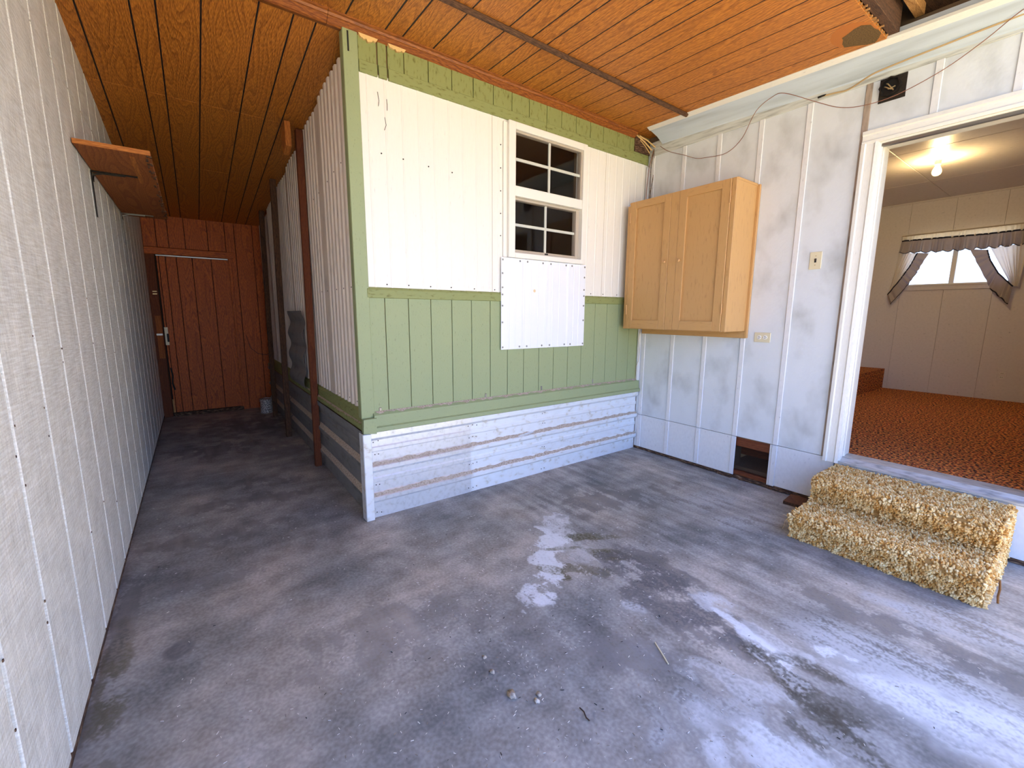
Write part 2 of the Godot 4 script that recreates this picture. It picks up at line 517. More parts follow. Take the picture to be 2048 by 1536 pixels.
	M.foam = mat(Color8(226, 190, 128), 0.9)
	M.bulb = mat(Color8(255, 240, 214), 0.3)
	M.bulb.emission_enabled = true
	M.bulb.emission = Color8(255, 206, 128)
	M.bulb.emission_energy_multiplier = 4.0
	M.straw = mat(Color.WHITE, 0.9)
	M.straw.vertex_color_use_as_albedo = true
	M.tin = mat(Color8(226, 222, 214), 0.4, 0.2, ntex(55, 0.04, [[0.0, gray(0.2)], [0.42, gray(0.3)], [0.5, gray(0.95)], [1.0, gray(1.0)]], 256, 3), Vector3(6, 6, 6), true)


# flecked carpet: tile 0.6 m
func carpet_mat() -> StandardMaterial3D:
	var w := 512
	var a := noise(61, 0.055, 2).get_seamless_image(w, w).get_data()
	var b := noise(62, 0.05, 2).get_seamless_image(w, w).get_data()
	var c := noise(63, 0.35, 2).get_seamless_image(w, w).get_data()
	var out := PackedByteArray()
	out.resize(w * w * 3)
	for q in w * w:
		var col := Color8(190, 88, 40)
		if a[q] > 150:
			col = Color8(246, 156, 72)
		elif a[q] < 104:
			col = Color8(40, 26, 20)
		elif b[q] > 158:
			col = Color8(128, 92, 40)
		var s := 0.75 + c[q] / 512.0
		out[q * 3] = int(minf(col.r * 255 * s, 255))
		out[q * 3 + 1] = int(minf(col.g * 255 * s, 255))
		out[q * 3 + 2] = int(minf(col.b * 255 * s, 255))
	return mat(Color.WHITE, 0.95, 0.0, from_bytes(w, w, out), Vector3(1.6, 1.6, 1.6), true)


# ---------------------------------------------------------------- the place
func _ready() -> void:
	rng.seed = 20240
	var cam := Camera3D.new()
	cam.name = "camera"
	cam.position = Vector3(-0.8153, 1.30, 2.6357)
	cam.rotation = Vector3(-0.15991, -0.63112, 0.00564)
	cam.fov = rad_to_deg(2.0 * atan(768.0 / 864.97))
	cam.near = 0.02
	add_child(cam)
	cam.current = true

	var env := Environment.new()
	env.background_mode = Environment.BG_SKY
	var sky := Sky.new()
	var sm := ProceduralSkyMaterial.new()
	sm.sky_top_color = Color(0.40, 0.56, 0.88)
	sm.sky_horizon_color = Color(0.76, 0.84, 0.96)
	sm.sky_curve = 0.18
	sm.ground_bottom_color = Color(0.62, 0.54, 0.42)
	sm.ground_horizon_color = Color(0.66, 0.62, 0.56)
	sm.sun_angle_max = 12.0
	sky.sky_material = sm
	env.sky = sky
	env.background_energy_multiplier = 2.15
	env.tonemap_mode = Environment.TONE_MAPPER_LINEAR
	env.tonemap_exposure = 2.7
	env.sdfgi_enabled = true
	env.ssao_enabled = true
	env.ssil_enabled = true
	var we := WorldEnvironment.new()
	we.name = "environment"
	we.environment = env
	add_child(we)

	var sun := DirectionalLight3D.new()
	sun.name = "sun"
	sun.light_color = Color(1.0, 0.97, 0.88)
	sun.light_energy = 2.75
	sun.light_angular_distance = 0.6
	sun.shadow_enabled = true
	add_child(sun)
	sun.look_at_from_position(Vector3(-0.55, 0.83, -0.03) * 20.0, Vector3.ZERO, Vector3.FORWARD)

	make_materials()
	build_ground_and_floor()
	build_ceilings()
	build_left_wall()
	build_back_wall()
	build_trailer()
	build_house_wall()
	build_interior()
	build_passage_things()
	build_cabinet()
	build_steps()
	build_small_things()
	build_litter()


func build_ground_and_floor() -> void:
	var g := struct("ground", "pale sandy ground outside the open front of the carport")
	part(g, "soil", MB.new().box(Vector3(-60, -0.3, -60), Vector3(60, -0.10, 60)), M.ground)
	var f := struct("floor", "bare grey concrete floor with chalky white spills and dark stains")
	var mb := MB.new()
	mb.box(Vector3(-1.35, -0.12, -4.35), Vector3(2.74, -0.002, 3.1))
	part(f, "slab", mb, mat(Color8(140, 138, 134), 0.8))
	var top := MB.new()
	# finished surface, uv = place on the slab
	var zs := [-4.3, 2.9]
	var c := [Vector3(FX0, 0, zs[0]), Vector3(FX1, 0, zs[0]), Vector3(FX1, 0, zs[1]), Vector3(FX0, 0, zs[1])]
	var t := [Vector2(0, 0), Vector2(1, 0), Vector2(1, 1), Vector2(0, 1)]
	top.tri(c[0], c[1], c[2], Vector3.UP, Vector3.UP, Vector3.UP, t[0], t[1], t[2])
	top.tri(c[0], c[2], c[3], Vector3.UP, Vector3.UP, Vector3.UP, t[0], t[2], t[3])
	part(f, "concrete_surface", top, M.concrete)
	bx(f, "front_strip", Vector3(FX0, -0.1, 2.9), Vector3(FX1, 0.0, 3.1), mat(Color8(146, 144, 140), 0.7))


func build_ceilings() -> void:
	# boards of the front ceiling, running away from the camera
	var c := struct("ceiling", "orange-brown oak-grain panelled ceiling with dark grooves over the front room")
	c.position = Vector3(0, 2.85, 0)
	c.rotation.x = 0.03
	var xs := [L, -1.12, -0.93, -0.72, -0.55, -0.40, -0.24, -0.026, 0.186, 0.287, 0.476, 0.71, 0.866, 0.976, 1.14, 1.30, 1.40, 1.56, 1.72, 1.87, 2.06, 2.28, 2.44, 2.62]
	for i in xs.size() - 1:
		bx(c, "ceiling_board", Vector3(xs[i] + 0.0042, 0.0, -0.05), Vector3(xs[i + 1] - 0.0042, 0.018, 1.71), M.ceiling, 0.0015, 2, roff())
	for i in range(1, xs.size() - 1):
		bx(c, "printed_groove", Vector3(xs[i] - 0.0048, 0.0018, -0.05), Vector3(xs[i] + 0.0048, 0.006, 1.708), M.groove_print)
	bx(c, "backing", Vector3(L - 0.02, 0.017, -0.06), Vector3(2.66, 0.028, 1.70), M.batten_brown)
	# ragged torn edge with patches of bare fibreboard by the wall
	for i in 26:
		var x := 1.55 + i * 0.036 + rng.randf() * 0.01
		var o := bx(c, "splinter", Vector3(x, 0.001, 1.70), Vector3(x + 0.006 + rng.randf() * 0.008, 0.008, 1.715 + rng.randf() * 0.018), M.lumber, 0.0, 2, roff())
		o.rotation.y = 0.0
	var tear := []
	for k in 16:
		var t := TAU * k / 16.0
		tear.append(Vector2(2.26 + cos(t) * (0.11 + 0.02 * sin(t * 3.0)), 1.63 + sin(t) * (0.085 + 0.012 * cos(t * 5.0))))
	for k in tear.size():
		tear[k] = Vector2(minf(tear[k].x, 2.385), minf(tear[k].y, 1.708))
	part(c, "torn_fibreboard", MB.new().prism(tear, Vector3.ZERO, Vector3.RIGHT, Vector3.BACK, Vector3.UP, -0.0015, 0.002), mat(Color8(150, 126, 78), 0.95, 0.0, M.dirt.albedo_texture, Vector3(6, 6, 6), true))
	var peel := []
	for k in 16:
		var t := TAU * k / 16.0
		peel.append(Vector2(minf(2.215 + cos(t) * 0.135, 2.36), minf(1.61 + sin(t) * 0.10, 1.707)))
	part(c, "peeled_veneer", MB.new().prism(peel, Vector3.ZERO, Vector3.RIGHT, Vector3.BACK, Vector3.UP, -0.0007, 0.002), mat(Color8(186, 110, 40), 0.7))

	# boards over the passage, two rows of panels and the rest
	var p := struct("ceiling_passage", "dark brown panelled ceiling of the narrow side passage")
	p.position = Vector3(0, 2.81, 0)
	p.rotation.x = -0.0898
	var px := [L - 0.01, -1.141, -0.929, -0.827, -0.646, -0.414, -0.26, -0.153, 0.03]
	var pz := [0.0, -1.215, -2.45, -3.68, -4.25]
	for j in pz.size() - 1:
		for i in px.size() - 1:
			bx(p, "ceiling_board", Vector3(px[i] + 0.004, rng.randf() * 0.0008, pz[j + 1] + 0.0012), Vector3(px[i + 1] - 0.004, 0.012, pz[j] - 0.0012), M.ceiling, 0.0015, 2, Vector2(j * 0.9, px[i] * 3.0))
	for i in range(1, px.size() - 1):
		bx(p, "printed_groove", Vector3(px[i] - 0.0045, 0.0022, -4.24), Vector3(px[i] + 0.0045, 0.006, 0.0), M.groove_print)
	bx(p, "backing", Vector3(L - 0.02, 0.011, -4.3), Vector3(0.06, 0.022, 0.0), M.batten_brown)

	var r := struct("roof", "bare underside of the roof deck with joists at the open front")
	bx(r, "roof_slab", Vector3(-1.45, 3.02, -4.5), Vector3(2.74, 3.12, 2.9), M.roof)
	bx(r, "house_roof_slab", Vector3(2.74, 3.02, -4.5), Vector3(7.2, 3.12, 4.6), M.roof)
	var dz := [1.76, 2.02, 2.28, 2.55, 2.86]
	for i in dz.size() - 1:
		bx(r, "deck_board", Vector3(-1.3, 2.955, dz[i] + 0.003), Vector3(2.7, 2.98, dz[i + 1] - 0.003), M.dark_wood, 0.001, 0, roff())
	bx(r, "joist", Vector3(-1.3, 2.812, 1.715), Vector3(2.405, 2.955, 1.757), M.dark_wood, 0.002, 0, roff())
	bx(r, "batten", Vector3(-1.3, 2.90, 1.79), Vector3(2.50, 2.955, 1.83), M.lumber, 0.002, 0, roff())
	bx(r, "fascia", Vector3(-1.45, 2.90, 2.86), Vector3(2.74, 3.02, 2.90), M.dark_wood, 0.002, 0, roff())

	# moulded strip where the two ceilings meet
	var t1 := struct("trim_1", "brown wood-grain moulding along the foot of the front ceiling above the trailer end")
	var prof := [Vector2(-0.03, 2.86), Vector2(-0.03, 2.806), Vector2(0.002, 2.800), Vector2(0.012, 2.806), Vector2(0.034, 2.826), Vector2(0.040, 2.828), Vector2(0.046, 2.838), Vector2(0.056, 2.842), Vector2(0.058, 2.86)]
	for seg in [[L, -0.112], [-0.110, 2.40]]:
		part(t1, "moulding", MB.new().prism(prof, Vector3.ZERO, Vector3.BACK, Vector3.UP, Vector3.RIGHT, seg[0], seg[1], 0), M.trim_wood)
	var t2 := struct("trim_2", "thin dark brown half-round strip crossing the front ceiling")
	var tb := MB.new().tube([Vector3(-1.2, 2.828, 0.497), Vector3(0.6, 2.828, 0.497), Vector3(2.40, 2.825, 0.497)], 0.016, 10)
	part(t2, "strip", tb, M.dark_wood)


func build_left_wall() -> void:
	var w := struct("wall_left", "dirty white rough-sawn grooved siding of the long left wall")
	bx(w, "core", Vector3(-1.36, -0.12, -4.4), Vector3(-1.2205, 3.02, 2.9), M.sawn_groove)
	var z := []
	var zz := 2.894
	while zz > -4.2:
		z.append(zz)
		zz -= 0.3115 + (0.004 if z.size() % 2 else -0.004)
	z.append(B)
	for i in z.size() - 1:
		var a: float = z[i + 1] + 0.0095
		var b: float = z[i] - 0.0095
		var off := Vector2(0.0, rng.randf())
		bx(w, "siding_board", Vector3(-1.223, 0.03, a), Vector3(L, 2.385, b), M.sawn, 0.002, 1, off)
		bx(w, "siding_board", Vector3(-1.223, 2.390, a), Vector3(L, 2.95, b), M.sawn, 0.002, 1, off + Vector2(0.3, 0.2))
	bx(w, "foot_strip", Vector3(-1.219, 0.0, -4.18), Vector3(-1.2135, 0.03, 2.88), M.rot, 0.0, 2)
	# a few rusty nail heads
	for k in 60:
		var y := rng.randf_range(0.2, 2.3)
		var zk: float = z[rng.randi_range(4, 18)] + rng.randf_range(-0.02, 0.02)
		part(w, "nail_head", MB.new().box(Vector3(L - 0.001, y, zk), Vector3(L + 0.0012, y + 0.006, zk + 0.005)), M.rot)


func build_back_wall() -> void:
	var w := struct("wall_back", "dark brown panelled end wall of the side passage")
	bx(w, "core", Vector3(-1.36, -0.1, B - 0.15), Vector3(0.4, 3.02, B - 0.006), M.batten_brown)
	var xs := [-1.211, -1.084, -0.970, -0.809, -0.577, -0.393, -0.289, -0.087, 0.02]
	for i in xs.size() - 1:
		var y0 := 2.07 if xs[i + 1] < -0.35 else 0.0
		bx(w, "wall_board", Vector3(xs[i] + 0.003, y0, B - 0.006), Vector3(xs[i + 1] - 0.003, 2.60, B + 0.004), M.panel_brown, 0.0015, 1, roff())
	var d := struct("door_1", "brown panelled passage door with worn frame and loose latch")
	var dx := [-1.108, -1.085, -1.02, -0.915, -0.76, -0.565, -0.385]
	for i in dx.size() - 1:
		bx(d, "door_board", Vector3(dx[i] + 0.003, 0.05, B - 0.004), Vector3(dx[i + 1] - 0.003, 1.965, B + 0.006), M.panel_brown, 0.0015, 1, roff())
	bx(d, "frame_head", Vector3(-1.211, 1.985, B - 0.006), Vector3(-0.315, 2.065, B + 0.022), M.panel_brown, 0.004, 0, roff())
	bx(d, "frame_jamb", Vector3(-1.211, 0.0, B - 0.006), Vector3(-1.122, 1.985, B + 0.022), M.post, 0.004, 1, roff())
	bx(d, "frame_jamb", Vector3(-0.378, 0.0, B - 0.006), Vector3(-0.345, 1.985, B + 0.012), M.panel_brown, 0.003, 1, roff())
	bx(d, "head_weatherstrip", Vector3(-1.11, 1.966, B + 0.002), Vector3(-0.385, 1.982, B + 0.012), M.steel, 0.002, 0)
	bx(d, "sill", Vector3(-1.11, 0.0, B - 0.004), Vector3(-0.36, 0.045, B + 0.03), M.rot, 0.003, 0)
	bx(d, "latch_plate", Vector3(-1.112, 0.90, B + 0.004), Vector3(-1.076, 1.12, B + 0.012), M.ivory, 0.003)
	bx(d, "latch_bolt", Vector3(-1.092, 0.94, B + 0.010), Vector3(-1.072, 1.04, B + 0.026), M.black, 0.003)
	bx(d, "strike_plate", Vector3(-1.19, 1.02, B + 0.020), Vector3(-1.128, 1.045, B + 0.028), M.steel, 0.002)
	bx(d, "hasp", Vector3(-1.178, 1.51, B + 0.020), Vector3(-1.135, 1.525, B + 0.030), M.brass, 0.002)
	bx(d, "hasp", Vector3(-1.178, 1.54, B + 0.020), Vector3(-1.135, 1.553, B + 0.030), M.brass, 0.002)
	bx(d, "bare_patch", Vector3(-1.185, 0.74, B + 0.0205), Vector3(-1.13, 1.26, B + 0.0232), M.shelf, 0.001, 1, roff())
	part(d, "torn_strip", MB.new().tube([Vector3(-1.092, 0.62, B + 0.012), Vector3(-1.082, 0.52, B + 0.02), Vector3(-1.092, 0.42, B + 0.014), Vector3(-1.075, 0.34, B + 0.02)], 0.010, 6), M.black)
	bx(d, "broken_corner", Vector3(-1.115, 0.05, B + 0.002), Vector3(-1.095, 0.22, B + 0.009), M.lumber, 0.001)


func ribs(x0: float, x1: float, pitch: float, depth: float, flat: float) -> Array:
	# sheet profile of narrow raised ribs on a flat pan
	var p := [Vector2(x0, 0.0)]
	var x := x0 + pitch * 0.5
	while x + flat < x1 - 0.004:
		p.append(Vector2(x - flat, 0.0))
		p.append(Vector2(x - flat * 0.4, depth))
		p.append(Vector2(x + flat * 0.4, depth))
		p.append(Vector2(x + flat, 0.0))
		x += pitch
	p.append(Vector2(x1, 0.0))
	return p


func build_trailer() -> void:
	var e := struct("wall_trailer_end", "trailer end wall, cream ribbed siding above green planks and galvanized skirting")
	var cz := -0.12
	for q in [[0.02, 1.075, 0.0, 3.02], [1.815, 2.74, 0.0, 3.02], [1.075, 1.815, 0.0, 1.725], [1.075, 1.815, 2.61, 3.02]]:
		bx(e, "core", Vector3(q[0], q[2], cz), Vector3(q[1], q[3], -0.006), M.sheathing)
	# cream sheets in three widths, cut round the window
	var Z := Vector3(0, 0, 0.002)
	for q in [[0.04, 0.930, 1.44, 2.635, 0.0], [0.931, 1.075, 1.44, 2.635, 0.0], [1.076, 1.815, 1.44, 1.725, 0.0], [1.816, 2.060, 1.44, 2.635, 0.0], [2.061, 2.604, 1.44, 2.635, 0.0]]:
		var pitch := 0.102 if q[0] < 2.0 else 0.088
		part(e, "siding_sheet", MB.new().sheet(ribs(q[0], q[1], pitch, 0.0022, 0.008), Z, Vector3.RIGHT, Vector3.BACK, Vector3.UP, q[2], q[3], 0.003), M.white_siding)
	for x in [0.930, 2.060]:
		bx(e, "sheet_joint", Vector3(x - 0.0008, 1.45, 0.0), Vector3(x + 0.0012, 2.62, 0.0042), M.sash_dull)
	var nail := MB.new().lathe([Vector2(0.0, 0.003), Vector2(0.004, 0.002), Vector2(0.0045, 0.0)], Vector3.ZERO, 8, Basis(Vector3.RIGHT, PI / 2)).mesh()
	for q in [[0.157, 2.22], [0.29, 2.215], [0.455, 2.205], [0.62, 2.2], [0.16, 1.475], [0.30, 1.475], [0.45, 1.474], [0.60, 1.474], [0.78, 1.472], [0.95, 1.472], [1.93, 1.475], [2.08, 1.475], [2.26, 1.475], [1.0, 2.45], [1.0, 2.3], [1.0, 2.15], [1.0, 2.0], [1.0, 1.85]]:
		var o := inst(e, "nail_head", nail, M.iron)
		o.position = Vector3(q[0], q[1], 0.004)
	for q in [[Vector3(0.148, 2.545, 0.005), Vector3(0.155, 2.50, 0.005), Vector3(0.150, 2.47, 0.005)], [Vector3(0.20, 2.52, 0.005), Vector3(0.203, 2.49, 0.005), Vector3(0.201, 2.46, 0.005)], [Vector3(0.185, 2.42, 0.005), Vector3(0.192, 2.38, 0.005), Vector3(0.180, 2.35, 0.005)]]:
		part(e, "scratch", MB.new().tube(q, 0.0014, 4), M.iron)
	# green planks at the top
	var fx := [0.045, 0.153, 0.21, 0.311, 0.466, 0.626, 0.782, 0.938, 1.093, 1.246, 1.41, 1.554, 1.707, 1.863, 2.013, 2.18, 2.347, 2.499, 2.604]
	for i in fx.size() - 1:
		var gap := 0.004 if i < 2 else 0.0018
		var h := 2.84 if i > 1 else 2.835
		bx(e, "frieze_plank", Vector3(fx[i] + (0.004 if i in [1, 2] else 0.0026), 2.66, -0.004), Vector3(fx[i + 1] - gap, h, 0.006 + rng.randf() * 0.0015), M.green_weathered_warmlit, 0.0015, 1, roff())
	for q in [[0.048, 0.150], [0.158, 0.206], [0.215, 1.40], [1.402, 2.60]]:
		bx(e, "frieze_rail", Vector3(q[0], 2.620, 0.0), Vector3(q[1], 2.682, 0.014), M.green_weathered_warmlit, 0.002, 0, roff())
	# green planks below the cap
	var wx := [0.035, 0.141, 0.294, 0.448, 0.602, 0.756, 0.911, 1.065, 1.218, 1.370, 1.523, 1.681, 1.836, 1.992, 2.142, 2.297, 2.451, 2.604]
	for i in wx.size() - 1:
		bx(e, "wainscot_plank", Vector3(wx[i] + 0.002, 0.66, -0.006), Vector3(wx[i + 1] - 0.002, 1.43, 0.004), M.green, 0.0018, 1, roff())
	for q in [[0.034, 0.998], [1.842, 2.42]]:
		part(e, "cap_rail", MB.new().prism([Vector2(0, 1.392), Vector2(0.016, 1.394), Vector2(0.018, 1.44), Vector2(0.012, 1.452), Vector2(0, 1.458)], Vector3.ZERO, Vector3.BACK, Vector3.UP, Vector3.RIGHT, q[0], q[1], 0), M.green_weathered_warmlit)
	# stepped green ledge over the skirting, with dirt lying on it
	var led := [Vector2(-0.006, 0.698), Vector2(0.006, 0.696), Vector2(0.034, 0.676), Vector2(0.036, 0.607), Vector2(0.050, 0.600), Vector2(0.051, 0.576), Vector2(0.040, 0.570), Vector2(-0.006, 0.570)]
	part(e, "drip_ledge", MB.new().prism(led, Vector3.ZERO, Vector3.BACK, Vector3.UP, Vector3.RIGHT, 0.035, 2.60, 0), M.green)
	var dl := MB.new()
	var steps := 130
	for i in steps:
		var x0 := 0.05 + i * (2.53 / steps)
		var x1 := x0 + 2.53 / steps
		var a := 0.2 + 0.8 * absf(sin(i * 0.9) * cos(i * 0.37))
		var b := 0.2 + 0.8 * absf(sin((i + 1) * 0.9) * cos((i + 1) * 0.37))
		dl.face([Vector3(x0, 0.6972, 0.008), Vector3(x1, 0.6972, 0.008), Vector3(x1, 0.6972 - 0.017 * b, 0.009 + 0.0245 * b), Vector3(x0, 0.6972 - 0.017 * a, 0.009 + 0.0245 * a)], Vector3(0, 0.77, 0.64))
	part(e, "ledge_dirt", dl, M.dirt)
	var clip := MB.new().box(Vector3(-0.008, -0.016, 0.003), Vector3(0.008, 0.016, 0.008), 0.002).mesh()
	for q in [[0.085, 0.702], [0.869, 0.709], [1.40, 0.716], [1.99, 0.722]]:
		inst(e, "clip", clip, M.steel).position = Vector3(q[0], q[1], 0.0)
	# corner angle
	var ct := MB.new().box(Vector3(-0.036, 0.66, 0.0), Vector3(0.045, 2.835, 0.014), 0.003, 1, roff())
	ct.box(Vector3(-0.036, 0.66, -0.045), Vector3(-0.026, 2.835, 0.002), 0.002)
	part(e, "corner_trim", ct, M.green)
	part(e, "corner_foot", MB.new().prism([Vector2(-0.04, 0.575), Vector2(0.040, 0.565), Vector2(0.045, 0.662), Vector2(-0.036, 0.662)], Vector3.ZERO, Vector3.RIGHT, Vector3.UP, Vector3.BACK, 0.016, 0.052, 1), M.green)
	bx(e, "split", Vector3(-0.012, 2.70, 0.0142), Vector3(-0.003, 2.80, 0.0150), M.black)
	for q in [[0.055, 0.15, 2.792, 0.028], [0.22, 0.315, 2.785, 0.022]]:
		var tuft := []
		var kk := 14
		for k in kk:
			var tt := float(k) / (kk - 1)
			tuft.append(Vector2(lerpf(q[0], q[1], tt), 2.806 - 0.004 - q[3] * sqrt(sin(PI * clampf(tt, 0.02, 0.98))) * (0.75 + 0.35 * sin(k * 1.7) * cos(k * 0.6))))
		tuft.append(Vector2(q[1] + 0.006, 2.808))
		tuft.append(Vector2(q[0] - 0.006, 2.808))
		part(e, "foam_tuft", MB.new().prism(tuft, Vector3.ZERO, Vector3.RIGHT, Vector3.UP, Vector3.BACK, 0.006, 0.022, 1), M.foam)
	# galvanized skirting sheets
	var sk := func(lift: float) -> Array:
		var p := [Vector2(0.0, 0.003 + lift)]
		for y in [0.100, 0.302]:
			p.append_array([Vector2(y, 0.003 + lift), Vector2(y + 0.022, 0.032 + lift), Vector2(y + 0.046, 0.032 + lift), Vector2(y + 0.074, 0.003 + lift)])
			p.append_array([Vector2(y + 0.134, 0.003 + lift), Vector2(y + 0.142, 0.009 + lift), Vector2(y + 0.164, 0.009 + lift), Vector2(y + 0.172, 0.003 + lift)])
		p.append_array([Vector2(0.512, 0.003 + lift), Vector2(0.534, 0.032 + lift), Vector2(0.572, 0.032 + lift)])
		return p
	var dust := noise(81, 1.0, 3)
	var spans := [[0.0, 0.7335, 0.010], [0.722, 1.428, 0.005], [1.416, 2.602, 0.0]]
	var si := 0
	for q in spans:
		part(e, "skirt_sheet", MB.new().sheet(sk.call(q[2]), Vector3(0, 0.002, 0), Vector3.UP, Vector3(0, 0, 1), Vector3.RIGHT, q[0], q[1], 0.0012), M.galvanized if si == 0 else M.galvanized_stained)
		var du := MB.new()
		for y in [0.148, 0.350]:
			var n := 90
			for i in n:
				var ed := []
				for t in [i, i + 1]:
					var x: float = lerpf(q[0] + 0.004, q[1] - 0.002, float(t) / n)
					var hi := 0.0225 + 0.009 * dust.get_noise_2d(x * 9.0, y * 50.0)
					var lo := 0.002 + 0.006 * absf(dust.get_noise_2d(x * 11.0, y * 90.0 + 7.0))
					for e2 in [lo, hi]:
						ed.append(Vector3(x, y + 0.002 + e2, 0.032 + q[2] - (e2 + 0.002) * 0.029 / 0.028 + 0.0012))
				du.face([ed[0], ed[2], ed[3], ed[1]], Vector3(0, 0.72, 0.69))
		part(e, "rib_dust", du, M.dirt)
		si += 1
	var cs := MB.new().box(Vector3(-0.044, 0.002, 0.010), Vector3(0.008, 0.567, 0.046), 0.004)
	cs.box(Vector3(-0.044, 0.002, -0.03), Vector3(-0.040, 0.567, 0.02), 0.001)
	part(e, "skirt_corner", cs, M.galvanized_stained)
	part(e, "torn_lip", MB.new().prism([Vector2(1.13, 0.352), Vector2(1.18, 0.366), Vector2(1.27, 0.376), Vector2(1.31, 0.372), Vector2(1.26, 0.362), Vector2(1.17, 0.353)], Vector3.ZERO, Vector3.RIGHT, Vector3.UP, Vector3.BACK, 0.022, 0.036), M.galvanized)
	var scr := MB.new().lathe([Vector2(0.0, 0.003), Vector2(0.003, 0.0025), Vector2(0.004, 0.0)], Vector3.ZERO, 6, Basis(Vector3.RIGHT, PI / 2)).mesh()
	for x in [0.025, 0.055, 0.71, 0.75, 0.78, 1.41, 1.44]:
		for y in [0.50, 0.415, 0.31, 0.215, 0.03]:
			inst(e, "screw", scr, M.iron).position = Vector3(x + rng.randf() * 0.01, y + rng.randf() * 0.01, 0.013 if x < 0.733 else 0.008 if x < 1.428 else 0.003)

	# side of the trailer along the passage
	var s := struct("wall_trailer_side", "passage side of the trailer, cream corrugated sheets above galvanized skirting coloured darker for passage shade")
	bx(s, "core", Vector3(0.02, 0.0, -4.35), Vector3(0.12, 3.02, -0.04), M.sheathing)
	var wave := func(z0: float, z1: float, pitch: float, amp: float) -> Array:
		var p := [Vector2(z0, amp)]
		var z := z0 + pitch * 0.3
		while z + pitch < z1:
			for c in [[0.0, 1.0], [0.06, 0.8], [0.17, -0.8], [0.24, -1.0], [0.42, -1.0], [0.49, -0.8], [0.60, 0.8], [0.66, 1.0]]:
				p.append(Vector2(z + c[0] * pitch, amp * c[1]))
			z += pitch
		p.append(Vector2(z1, amp))
		return p
	for q in [[-0.742, -0.065], [-1.35, -0.738], [-2.05, -1.346], [-2.7, -2.046], [-3.4, -2.696], [-4.18, -3.396]]:
		part(s, "corrugated_sheet", MB.new().sheet(wave.call(q[0], q[1], 0.0845, 0.008), Vector3(0.006, 0, 0), Vector3.BACK, Vector3.LEFT, Vector3.UP, 0.70, 2.80 + 0.09 * q[0] + 0.03, 0.001), M.corrugated)
	for q in [[-0.24, 2.2], [-0.41, 2.19], [-0.58, 2.17], [-0.83, 2.15], [-1.0, 2.14], [-0.16, 1.46], [-0.33, 1.46], [-0.5, 1.46], [-0.75, 1.46], [-0.92, 1.46], [-0.16, 0.74], [-0.33, 0.74], [-0.58, 0.73]]:
		var o := inst(s, "nail_head", nail, M.iron)
		o.position = Vector3(-0.006, q[1], q[0])
		o.rotation.y = -PI / 2
	var led2 := [Vector2(-0.02, 0.70), Vector2(0.0, 0.698), Vector2(0.014, 0.680), Vector2(0.014, 0.620), Vector2(0.028, 0.612), Vector2(0.028, 0.580), Vector2(-0.02, 0.570)]
	part(s, "drip_ledge", MB.new().prism(led2, Vector3.ZERO, Vector3.LEFT, Vector3.UP, Vector3.FORWARD, 0.03, 4.18, 2), M.green_weathered_warmlit)
	var dirt := MB.new()
	for i in 90:
		var z0 := -0.06 - i * 0.022
		var d := 0.006 + rng.randf() * 0.014
		dirt.face([Vector3(-0.015, 0.6195 + 0.0006, z0), Vector3(-0.015, 0.6201, z0 - 0.022), Vector3(-0.015 - d * 0.6, 0.6201 - d * 0.34, z0 - 0.022), Vector3(-0.015 - d, 0.6201 - d * 0.57, z0)], Vector3(-0.5, 0.86, 0))
	part(s, "ledge_dirt", dirt, M.dirt)
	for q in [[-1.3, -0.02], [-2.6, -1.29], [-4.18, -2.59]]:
		part(s, "skirt_sheet", MB.new().sheet(sk.call(0.0), Vector3(0.0, 0.002, 0), Vector3.UP, Vector3.LEFT, Vector3.BACK, q[0], q[1], 0.0012), M.corrugated_grey)  # galvanized like the end skirting; passage shade is put into this darker grey
		var du := MB.new()
		for y in [0.148, 0.350]:
			var n := 40
			for i in n:
				var z0: float = lerpf(q[0] + 0.01, q[1] - 0.04, float(i) / n)
				var z1: float = lerpf(q[0] + 0.01, q[1] - 0.04, float(i + 1) / n)
				var t := 0.0318
				du.face([Vector3(-t, y + 0.003, z0), Vector3(-t, y + 0.003, z1), Vector3(-t + 0.0262, y + 0.029, z1), Vector3(-t + 0.0262, y + 0.029, z0)], Vector3(-0.84, 0.54, 0))
		part(s, "rib_dust", du, M.dirt)

	# dim room inside the trailer
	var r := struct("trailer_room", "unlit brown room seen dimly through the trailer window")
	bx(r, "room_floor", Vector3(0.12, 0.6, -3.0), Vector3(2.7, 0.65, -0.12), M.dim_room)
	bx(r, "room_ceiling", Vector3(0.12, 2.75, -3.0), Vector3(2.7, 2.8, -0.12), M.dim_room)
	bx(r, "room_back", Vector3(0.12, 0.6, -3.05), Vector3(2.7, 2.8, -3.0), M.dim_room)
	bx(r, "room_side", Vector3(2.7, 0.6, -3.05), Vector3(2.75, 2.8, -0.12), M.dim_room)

	# window: upper sash stands proud, lower sash set back
	var w := struct("window_1", "cream single-hung window with eight small panes in the trailer end")
	var fr := MB.new()
	for q in [[1.050, 1.108, 1.705, 2.615], [1.772, 1.812, 1.705, 2.615], [1.108, 1.772, 2.567, 2.615], [1.108, 1.772, 1.705, 1.742]]:
		fr.box(Vector3(q[0], q[2], -0.05), Vector3(q[1], q[3], 0.036), 0.003)
	part(w, "frame", fr, M.vinyl)
	bx(w, "side_flange", Vector3(1.018, 1.705, 0.004), Vector3(1.052, 2.605, 0.012), M.vinyl, 0.002)
	bx(w, "meeting_rail", Vector3(1.108, 2.130, -0.03), Vector3(1.772, 2.200, 0.030), M.vinyl, 0.003, 0)
	var us := MB.new()
	for q in [[1.108, 1.122, 2.20, 2.567], [1.757, 1.772, 2.20, 2.567], [1.122, 1.757, 2.553, 2.567]]:
		us.box(Vector3(q[0], q[2], -0.02), Vector3(q[1], q[3], 0.020), 0.002)
	part(w, "upper_sash", us, M.sash_dull)
